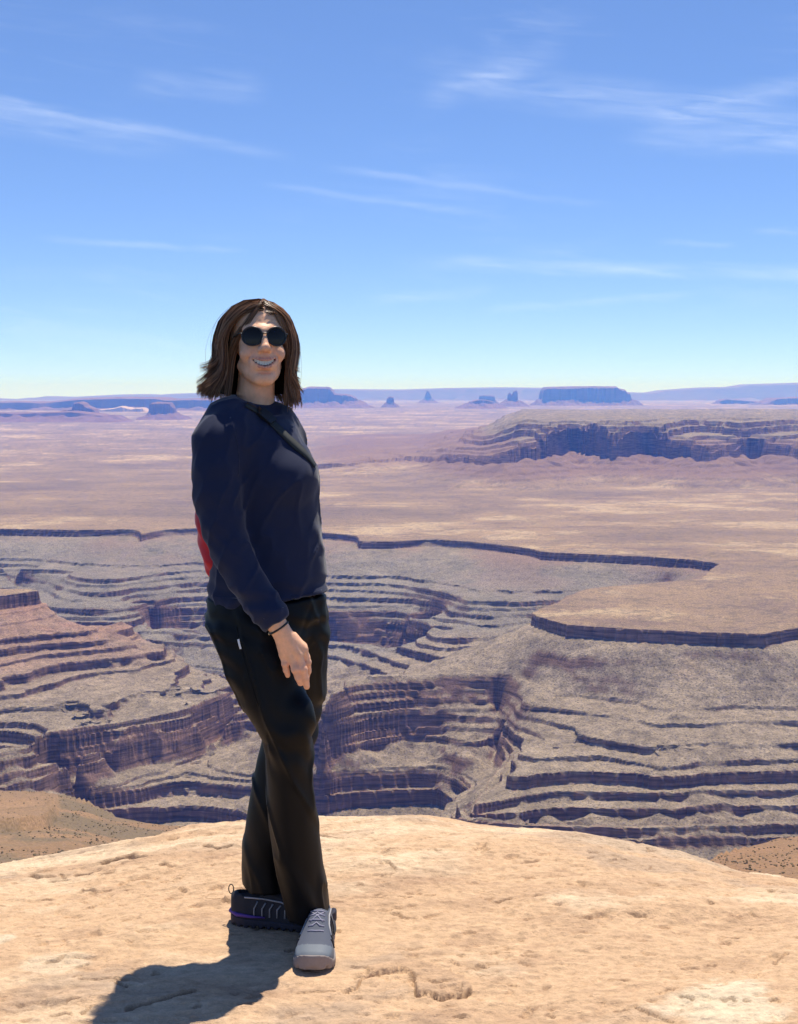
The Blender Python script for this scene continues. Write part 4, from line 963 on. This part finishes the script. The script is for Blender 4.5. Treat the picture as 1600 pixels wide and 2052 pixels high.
# small details sewn to the trousers
V, F, *_ = ribbon(T_pants, [(478.5, 1281), (480.5, 1290), (483.5, 1300)], 0.0055, 0.0012, 0.0008); part('logo_tab', V, F, m_white, smooth=False)
V, F, *_ = ribbon(T_pants, [(474, 1255), (478, 1275), (486, 1310), (496, 1345), (508, 1385), (518, 1415)], 0.0022, 0.0004, 0.0006); part('pocket_zip', V, F, m_pants)
V, F, *_ = ribbon(T_pants, [(640, 1822), (650, 1823), (657, 1824)], 0.0025, 0.0006, 0.0006); part('hem_stitching', V, F, m_strap)
# seams of the shirt
for q in ([(462, 836), (470, 862), (477, 892), (480, 925), (478, 955)], [(529, 1240), (540, 1232), (555, 1222), (568, 1217)], [(424, 1194), (440, 1197), (460, 1198), (480, 1199)], [(584, 1196), (605, 1194), (625, 1189), (645, 1182)]):
    V, F, *_ = ribbon(T_shirt, q, 0.0022, -0.0002, 0.0007, 6); part('seam', V, F, m_shirt)
# ---- hair: a dark underlayer plus a few thousand locks
m_hair, nt, b = material('brown_hair', 0.42, 0.38)
rnd = nt.new('ShaderNodeNewGeometry').outputs['Random Per Island']
nt.l.new(nt.ramp(rnd, [(0.0, (.070, .032, .016)), (0.5, (.19, .090, .044)), (0.85, (.34, .175, .09)), (1.0, (.50, .29, .165))]), b.inputs['Base Color'])
b.inputs['Anisotropic'].default_value = 0.6
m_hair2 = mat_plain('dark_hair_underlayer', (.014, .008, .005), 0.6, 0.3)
def build_hair():
    rng = np.random.default_rng(17)
    ZS = np.array([-95, -60, -30, 0, 38, 70, 103, 135, 167, 190, 205, 216, 224, 228.0])
    RU = np.array([ 96, 104, 112, 113, 113, 112, 110, 103, 93, 78, 62, 45, 26, 8.0])     # half width, sideways
    RB = np.array([ 100, 106, 110, 112, 114, 116, 117, 114, 104, 88, 71, 52, 30, 10.0])  # half depth, front to back
    def shell(phi, z, sc):
        ru, rb = np.interp(z, ZS, RU)*sc, np.interp(z, ZS, RB)*sc
        fb = np.where(np.cos(phi) > 0, 0.93, 1.0)
        return np.sin(phi)*ru - 5, np.cos(phi)*rb*fb - 14
    parts = []; allv = []; allf = []; off = 0
    def add(P, r, sides=3):
        nonlocal off
        n = len(P); T = np.gradient(P, axis=0); T /= np.linalg.norm(T, axis=1)[:, None]+1e-9
        N = np.cross(T, (0.2, 1.0, 0.1)); N /= np.linalg.norm(N, axis=1)[:, None]+1e-9; Bn = np.cross(T, N)
        a = np.arange(sides)/sides*2*np.pi
        V = P[:, None]+r[:, None, None]*(np.cos(a)[None, :, None]*N[:, None]+np.sin(a)[None, :, None]*Bn[:, None])
        i = (np.arange(n-1)*sides)[:, None]; j = np.arange(sides)[None]
        q = np.stack([i+j, i+(j+1) % sides, i+sides+(j+1) % sides, i+sides+j], -1).reshape(-1, 4)+off
        allv.append(V.reshape(-1, 3)); allf.append(q); off += n*sides
    LIML, LIMR = math.radians(-66), math.radians(57)
    nl = 330
    for c in range(nl):
        ph = rng.uniform(-math.pi, math.pi)                        # direction in which the lock falls (0 = face)
        if abs(ph) < math.radians(28): continue
        left = ph < 0
        layer = rng.uniform(0.0, 1.0)**0.6                         # 1 = outermost
        lim = LIML if left else LIMR
        ph1 = min(ph, lim) if left else max(ph, lim)
        ph1 += (rng.normal(0, .05) if abs(ph1-lim) > .05 else (-1 if left else 1)*abs(rng.normal(0, .12)))
        back = abs(ph1) > math.radians(125)
        z_end = (rng.normal(-27, 8) if left else rng.normal(-50, 14)) if not back else rng.normal(-30, 15)
        if abs(ph) < math.radians(62) and rng.random() < 0.22: z_end = rng.uniform(60, 130)      # shorter fringe locks
        if layer > 0.8 and rng.random() < .3: z_end += rng.uniform(10, 60)
        curl = rng.uniform(0.8, 1.2); lockj = rng.normal(0, .018); wav = rng.uniform(0, 6.28); lock_r = rng.uniform(2.5, 6.0)
        part_u = 9 + rng.normal(0, 2.0); root_f = np.clip(70*math.cos(ph)*1.0, -70, 62) + rng.normal(0, 7)
        for h_ in range(18):
            t = np.linspace(0, 1, 14); jit = rng.normal(0, 1, 3)
            phv = ph + (ph1-ph)*(sstep(t, 0.06, 0.66) if left else sstep(t, 0.05, 0.56)) + jit[0]*0.012
            sc = (0.80+0.20*layer) + jit[1]*0.008 + lockj
            ze = z_end+rng.normal(0, 4.5)
            zside = 168 + (ze-168)*np.clip((t-0.34)/0.66, 0, 1)**1.05
            us_, fs_ = shell(phv, zside, sc)
            k = np.clip(t/0.34, 0, 1); k = np.sin(k*math.pi/2)**0.9
            u = (part_u+(2 if not left else -2))*(1-k)+us_*k; f = root_f*(1-k)+fs_*k
            dome = 136 + (82+9*layer)*np.sqrt(np.clip(1-((u+3)/(95*sc))**2-((f+12)/(109*sc))**2, 0.02, 1))
            zz = np.where(t < 0.34, np.maximum(dome, 168-6*(1-k)), zside)
            w_ = np.clip((t-0.22)/0.24, 0, 1); zz = np.where((t > .2) & (t < .46), zz*0.6+0.4*np.convolve(np.pad(zz, 2, mode='edge'), np.ones(5)/5, 'valid'), zz)
            e = sstep(t, 0.70, 1.0)
            rad = np.array((math.sin(ph1), math.cos(ph1)))
            tu = 3.0*np.sin(t*7+wav)*t + jit[2]*lock_r*(0.3+0.7*t)*(1-0.62*e); 
            bend = -5*np.exp(-((t-0.70)/0.12)**2)*curl + ((17+20*layer) if left else (14+16*layer))*(0.12 if z_end > 40 else 1.0)*curl*sstep(t, 0.72, 1.02)**1.5*(1.25 if left else 0.95)
            if not left: bend = bend - 22*sstep(t, 0.62, 0.92)*(1 if ph1 < 1.7 else .3)
            u = u + rad[0]*bend + math.cos(ph1)*tu; f = f + rad[1]*bend*0.6 - math.sin(ph1)*tu
            zz = zz + (7+13*layer)*curl*sstep(t, 0.84, 1.0)**2
            P = np.stack([u, f, zz], 1)
            W_ = CH + (P@HM)/1000
            add(W_, (rng.uniform(0.6, 1.05)*np.interp(t, [0, .14, .8, 1], [.12, 1, .9, .2]))/1000)
    # fringe swept off the forehead to both sides
    FL = np.array([(8, 30, 221), (2, 52, 209), (-12, 64, 192), (-31, 69, 166), (-53, 56, 134), (-70, 30, 100), (-78, 16, 60), (-82, 12, 20), (-90, 14, -20)], float)
    FR = np.array([(11, 30, 221), (19, 53, 209), (32, 63, 190), (50, 60, 162), (66, 44, 130), (75, 32, 95), (78, 30, 55), (76, 32, 10), (84, 36, -40)], float)
    for c in range(84):
        lf = c % 2 == 0; G = (FL if lf else FR).copy(); sgn = -1 if lf else 1
        spread = rng.uniform(-1, 1); G[:, 1] += np.linspace(-26, 0, 9)*rng.random()*1.2 + rng.normal(0, 2); G[:, 0] += sgn*(spread*np.linspace(1, 9, 9)-2*abs(spread)); G[:, 2] += np.linspace(0, spread*10, 9)
        n_ = rng.integers(6, 10) if rng.random() < .8 else 5
        G = G[:n_] + 0
        for h_ in range(11):
            t = np.linspace(0, n_-1, 24); P = np.stack([np.interp(t, np.arange(n_), G[:, i]) for i in range(3)], 1)
            for _ in range(4): P[1:-1] = P[1:-1]*.4+(P[:-2]+P[2:])*.3
            j = rng.normal(0, 1, 3); P += j*np.array((1.4, 2.0, 2.0))*np.linspace(.4, 1.5, 24)[:, None]
            add(CH+(P@HM)/1000, rng.uniform(.7, 1.1)*np.interp(np.linspace(0, 1, 24), [0, .16, .75, 1], [.1, 1, .85, .2])/1000)
    # flyaway hairs
    for c in range(9):
        ph = rng.uniform(-2.6, -1.1) if c % 3 else rng.uniform(1.0, 2.2); t = np.linspace(0, 1, 17)
        z0, z1 = rng.uniform(150, 215), rng.uniform(-30, 60); zz = z0+(z1-z0)*t; u, f = shell(ph+0*t, zz, 1.0+0.03*rng.random())
        bow = rng.uniform(4, 20)*np.sin(t*3.14); u = u+math.sin(ph)*bow; f = f+math.cos(ph)*bow
        add(CH+(np.stack([u, f, zz], 1)@HM)/1000, np.full(17, 0.0003))
    # one loose lock swinging out on the left
    for c in range(12):
        t = np.linspace(0, 1, 17); z0 = 100+rng.normal(0, 2); zz = z0+(-22-z0)*t; u = -108-26*np.sin(t*2.5)**1.0+8*t+rng.normal(0, 1.8); f = 5+rng.normal(0, 4)+0*t
        add(CH+(np.stack([u, f, zz], 1)@HM)/1000, np.interp(t, [0, .2, 1], [.5, .9, .4])/1000)
    o = part('hair', np.vstack(allv), np.vstack(allf), m_hair)
    # underlayer closes the gaps: shell with the face left open
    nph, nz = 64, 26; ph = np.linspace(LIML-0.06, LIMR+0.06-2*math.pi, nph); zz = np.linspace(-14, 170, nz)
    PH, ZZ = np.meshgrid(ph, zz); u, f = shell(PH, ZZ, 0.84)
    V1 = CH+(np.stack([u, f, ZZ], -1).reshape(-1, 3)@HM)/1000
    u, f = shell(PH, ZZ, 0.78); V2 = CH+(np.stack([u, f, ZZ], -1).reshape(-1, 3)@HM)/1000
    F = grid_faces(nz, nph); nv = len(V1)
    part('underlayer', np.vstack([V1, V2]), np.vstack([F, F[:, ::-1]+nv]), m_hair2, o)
build_hair()

# ---- sunglasses (worn, could be lifted off)
gl = empty('sunglasses', tuple(hd(0, 92, 119)))
tag(gl, 'round dark sunglasses with thin black frame worn on the smiling face', 'sunglasses')
def under(root, name, V, F, mat, smooth=True):
    o = mesh_obj(name, np.asarray(V), F, mat, None, smooth); o.parent = root; o.matrix_parent_inverse = Matrix.Translation(-Vector(root.location)); return o
a = np.linspace(0, 2*np.pi, 37)[:-1]
for s_ in (-1, 1):
    def lp(rr, ang, bulge=0.0):
        cu = 30.5; u = s_*cu + rr*math.cos(ang)*1.0; z = 119 + rr*math.sin(ang)*0.93
        return hd(u, 97.5 + bulge - 0.0045*(abs(u))**2*1.0, z)
    V = [lp(0, 0, 2.0)] + [lp(r, x, 2.0*(1-(r/25)**2)) for r in (9, 17, 24.5) for x in a]
    F = [(0, 1+i, 1+(i+1) % 36) for i in range(36)] + [(1+k*36+i, 1+k*36+36+i, 1+k*36+36+(i+1) % 36, 1+k*36+(i+1) % 36) for k in (0, 1) for i in range(36)]
    nv = len(V); V = V + [p - HF*0.002 for p in V]; F = F + [tuple(i+nv for i in q[::-1]) for q in F]
    under(gl, 'lens', V, F, m_lens)
    ringp = np.array([lp(24.8, x) for x in np.append(a, a[:2])]); V, F = tube(ringp, 0.0023, 6, False); under(gl, 'rim', V, F, m_black)
    tp = np.array([hd(s_*54, 86, 126), hd(s_*61, 76, 127), hd(s_*66, 50, 124), hd(s_*69, 15, 120), hd(s_*70, -6, 114), hd(s_*69, -16, 100)]); V, F = tube(tp, 0.0019, 6); under(gl, 'temple', V, F, m_black)
V, F = tube([hd(u, 97.5+1.5*math.cos(u/7.0)-0.0045*u*u, 125+1.5*math.cos(u/7)) for u in np.linspace(-7.5, 7.5, 9)], 0.0016, 6); under(gl, 'bridge', V, F, m_black)

# ---- sling bag: red pouch on the back, black strap across the chest
bag = empty('sling_bag', tuple(B(430, 1090, .03)))
tag(bag, 'red sling bag on the back with a black strap and buckle across the chest', 'bag')
f = Field(lin(B(370, 1000)[0], B(500, 1000)[0], .004), lin(YP-.06, YP+.20, .004), lin(zpx(1180), zpx(960), .004))
f.stack(secs([(975, 410, 460, .05, .06), (990, 395, 470, .05, .085), (1005, 389, 475, .05, .09), (1050, 388, 478, .05, .092), (1090, 394, 476, .05, .09), (1125, 403, 474, .05, .085), (1150, 412, 470, .05, .07), (1166, 425, 465, .05, .05)]), 0.004, power=2.6)
f.disp(lambda x, y, z: 0.003*fbm(x*15, y*15, 3, 61, z=z*12)+0.0022*np.sin(z*90+x*60+4*fbm(x*12, y*12, 2, 62)))
V, Q = f.mesh(); under(bag, 'pouch', relax(V, Q, 2, .4), Q, m_red)
V, F, spos, snor, ssd = ribbon(T_shirt, [(492, 812), (506, 819), (522, 829), (537, 841), (555, 858), (573, 876), (592, 894), (608, 908), (620, 920), (630, 935)], 0.024, 0.0025, 0.002, 4); under(bag, 'strap', V, F, m_strap)
def slab(c, n, t, s_, l, w_, h):
    c = np.array(c); V = [c + t*l*a_ + s_*w_*b_ + n*h*c_ for a_ in (-.5, .5) for b_ in (-.5, .5) for c_ in (0, 1)]
    return V, [(0, 1, 3, 2), (4, 6, 7, 5), (0, 4, 5, 1), (2, 3, 7, 6), (0, 2, 6, 4), (1, 5, 7, 3)]
i = 10; tt = spos[i+1]-spos[i-1]; tt /= np.linalg.norm(tt)
bk = [slab(spos[i]+snor[i]*.004, snor[i], tt, ssd[i], .030, .034, .007), slab(spos[i+3]+snor[i+3]*.004, snor[i+3], tt, ssd[i+3], .014, .030, .006), slab(spos[i-3]+snor[i-3]*.004, snor[i-3], tt, ssd[i-3], .010, .030, .005)]
V, F = join(bk); under(bag, 'buckle', V, F, m_black, False)

# ---- bracelet
br = empty('bracelet', tuple(B(558, 1256, -.186)))
tag(br, 'thin black bracelet with a small gold clasp on the right wrist', 'bracelet')
ax_ = B(575, 1280, -.18)-B(545, 1236, -.185); ax_ /= np.linalg.norm(ax_)
e1 = np.cross(ax_, (0, 1, 0)); e1 /= np.linalg.norm(e1); e2 = np.cross(ax_, e1); c0 = B(559, 1258, -.186)
ring = np.array([c0 + e1*math.cos(t)*.0262 + e2*math.sin(t)*.0205 for t in np.linspace(0, 2*np.pi, 33)])
V, F = tube(ring, .0026, 6, False); under(br, 'band', V, F, m_black)
cl = [c0 + e1*math.cos(t)*.0275 + e2*math.sin(t)*.0215 for t in np.linspace(-0.25, 0.35, 6)]; 
cl2 = [c0 + e1*math.cos(t)*.0275 + e2*math.sin(t)*.0215 for t in np.linspace(math.pi-0.15, math.pi+0.55, 6)]
best = cl if cl[2][0] < cl2[2][0] else cl2
V, F = tube(best, [.002, .0034, .0028, .0034, .0028, .002], 8); under(br, 'clasp', V, F, m_gold)

# ---- shoes
m_sole = mat_plain('pale_rubber', (.27, .225, .20), 0.7, 0.3, 0, 120.0, 0.2, 0.001)
m_shaded_sole = mat_plain('shaded_rubber', (.03, .028, .04), 0.7, 0.3, 0, 120.0, 0.2, 0.001)  # sole rubber of the far shoe, its shade put into the colour
m_upper = mat_plain('grey_mesh', (.075, .085, .115), 0.75, 0.3, 0.1, 900.0, 0.5, 0.0008)
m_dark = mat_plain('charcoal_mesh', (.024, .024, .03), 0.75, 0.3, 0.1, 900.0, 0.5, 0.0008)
m_purple = mat_plain('purple_rubber', (.10, .045, .24), 0.6, 0.3)
m_overlay = mat_plain('silver_overlay', (.33, .33, .34), 0.5, 0.4)
m_lace = mat_plain('grey_lace', (.30, .29, .36), 0.8, 0.2)
m_toe = mat_plain('white_toe_cap', (.13, .15, .175), 0.6, 0.3, 0, 500.0, 0.2, 0.0006)
def shoe(origin, yaw, near):
    """origin: middle of the heel on the ground; local x along the foot (m), y to the wearer's left, z up"""
    fx = np.array((math.cos(yaw), math.sin(yaw), 0)); fy = np.array((-math.sin(yaw), math.cos(yaw), 0)); O = np.array(origin)
    def L(x, y, z): return O + fx*x + fy*y + np.array((0, 0, z))
    lx = np.array([-.012, -.008, 0, .03, .08, .13, .18, .205, .225, .243, .257, .267, .273, .276])
    hw = np.array([.010, .021, .029, .037, .037, .041, .049, .0510, .0495, .0445, .0370, .0280, .0180, .008])
    root = bpy.data.objects.new('shoe', None)
    COL.objects.link(root); root.location = O; root.parent = person; root.matrix_parent_inverse = Matrix.Translation(-Vector(person.location))
    def put(name, V, F, mat, sm=True):
        o = mesh_obj(name, np.asarray(V), F, mat, None, sm); o.parent = root
        o.matrix_parent_inverse = Matrix.Translation(-O_v); return o
    O_v = Vector(O)
    # work in local space, then transform
    xs = lin(-.035, .295, .0030); ys = lin(-.07, .07, .0030); zs = lin(-.012, .15, .0030)
    def tf(V): return O + V[:, :1]*fx + V[:, 1:2]*fy + V[:, 2:]*np.array((0, 0, 1.0))
    X, Y, Z = np.meshgrid(xs, ys, zs, indexing='ij')
    wv = np.interp(X, lx, hw); out = np.where((X < lx[0]) | (X > lx[-1]), np.maximum(lx[0]-X, X-lx[-1]), -1)
    side = np.abs(Y)-wv*1.05
    zlow = 0.012*sstep(X, .20, .285)**1.4 + 0.006*sstep(-X, -.03, .02)
    ztop = zlow + np.interp(X, [-.02, .05, .15, .23, .262, .28], [.030, .026, .022, .022, .036, .040])
    F1 = np.maximum(np.maximum(side, out), np.maximum(zlow-Z, Z-ztop))
    lug = ((np.sin(X*2*np.pi/.021) > 0.2) & (Z < zlow+.008) & (side > -.02)); F1 = np.where(lug, np.maximum(F1, .002), F1)
    f1 = Field(xs, ys, zs); f1.F = F1.astype(np.float32); V, Q = f1.mesh(); put('sole', tf(relax(V, Q, 2, .45)), Q, m_sole if near else m_shaded_sole)
    top = np.interp(X, [-.015, .02, .06, .10, .13, .17, .21, .25, .27], [.085, .098, .100, .104, .096, .076, .061, .050, .036])
    wt = wv*(0.985-0.42*np.clip((Z-ztop)/.075, 0, 1)**1.3)
    q = np.maximum(np.abs(Y)-wt, Z-top + np.abs(Y/np.maximum(wt, 1e-3))**3*.012)
    F2 = np.maximum(np.maximum(q, out+.004), ztop-.006-Z)
    hole = np.hypot((X-.048)/.042, Y/.026)-1; F2 = np.maximum(F2, -np.maximum(hole*.026, .080-Z))
    f2 = Field(xs, ys, zs); f2.F = F2.astype(np.float32); V, Q = f2.mesh(); V = relax(V, Q, 3, .5)
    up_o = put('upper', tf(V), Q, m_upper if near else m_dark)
    lv = BVHTree.FromPolygons([Vector(v) for v in tf(V)], [tuple(int(i) for i in k) for k in Q])
    def surf(x, y, z, lift=.0012):
        p = Vector(L(x, y, z)); r = lv.find_nearest(p); n = r[1]
        if (p-r[0]).dot(n) < 0 and (p-r[0]).length > .02: n = -n
        return np.array(r[0] + n*lift)
    def strip(pts, w_, mat, name):
        P = np.array([surf(*p) for p in pts]); V, F = tube(P, w_, 6); return put(name, V, F, mat)
    # toe cap
    tc = V[:, 0] > .222 - .25*V[:, 1]**2*20
    fsel = Q[tc[Q].all(1)]; u_, inv = np.unique(fsel, return_inverse=True)
    nrm = np.zeros_like(V); fn = np.cross(V[Q[:, 1]]-V[Q[:, 0]], V[Q[:, 2]]-V[Q[:, 0]])
    for k in range(4):
        for c in range(3): nrm[:, c] += np.bincount(Q[:, k], fn[:, c], len(V))
    nrm /= np.linalg.norm(nrm, axis=1)[:, None]+1e-12
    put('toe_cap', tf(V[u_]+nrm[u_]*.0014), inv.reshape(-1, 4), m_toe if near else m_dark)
    # tongue, laces, overlays
    for i_, x in enumerate((.105, .122, .140, .158, .174)):
        zt = np.interp(x, [.10, .13, .17, .21], [.106, .098, .080, .066])+.004
        strip([(x, -.021, zt-.008), (x+.004, -.010, zt), (x+.006*(-1)**i_, 0, zt+.002), (x+.004, .010, zt), (x, .021, zt-.008)], .0021, m_lace, 'lace')
    strip([(.112, -.016, .10), (.128, 0, .10), (.145, .016, .088)], .0018, m_lace, 'lace'); strip([(.112, .016, .10), (.128, 0, .10), (.145, -.016, .088)], .0018, m_lace, 'lace')
    for sg in (-1, 1):
        for i_ in range(7):
            x = .055+i_*.021; strip([(x+.012, sg*.05, .078-.0022*i_), (x+.004, sg*.052, .058), (x+.004, sg*.054, .036)], .0026, m_overlay if not near else m_dark, 'side_stripe')
        strip([(.03, sg*.05, .088), (.08, sg*.05, .086), (.13, sg*.05, .080), (.17, sg*.05, .066)], .0022, m_overlay, 'collar_trim')
    P = np.array([L(-.004+.0*abs(y)-.0, y, .026) for y in np.linspace(-.03, .03, 7)])
    hp = [(.09, -.045, .034), (.05, -.043, .034), (.01, -.036, .036), (-.012, -.012, .038), (-.012, .012, .038), (.01, .036, .036), (.05, .043, .034), (.09, .045, .034)]
    hv = np.array([L(x, y*.92, z) for x, y, z in hp]); V2, F2_ = tube(hv, [.002, .004, .0055, .006, .006, .0055, .004, .002], 8); put('heel_band', V2, F2_, m_purple if not near else m_dark)
    lp_ = [(-.013-.007*math.sin(q_), 0, .094+.013*math.cos(q_)) for q_ in np.linspace(math.pi*1.05, -math.pi*.95, 15)]
    V2, F2_ = tube(np.array([L(*p) for p in lp_]), .0016, 6); put('pull_loop', V2, F2_, m_dark)
    return root
tx, ty = at_z(626, 1947, 0.012)[:2]
yaw_n = math.radians(-92)                                # toe to the camera
hx, hy = tx-math.cos(yaw_n)*.27, ty-math.sin(yaw_n)*.27
gz = max(ground_z(tx, ty+.05), ground_z(hx, hy))
shoe((hx, hy, gz-.002), yaw_n, True)
p = at_z(470, 1846, 0.0); 
for _ in range(8): p = at_z(470, 1846, ground_z(p[0], p[1]))
yaw_f = math.radians(-8)
shoe((p[0]+.005, p[1], ground_z(p[0]+.1, p[1])-.002), yaw_f, False)
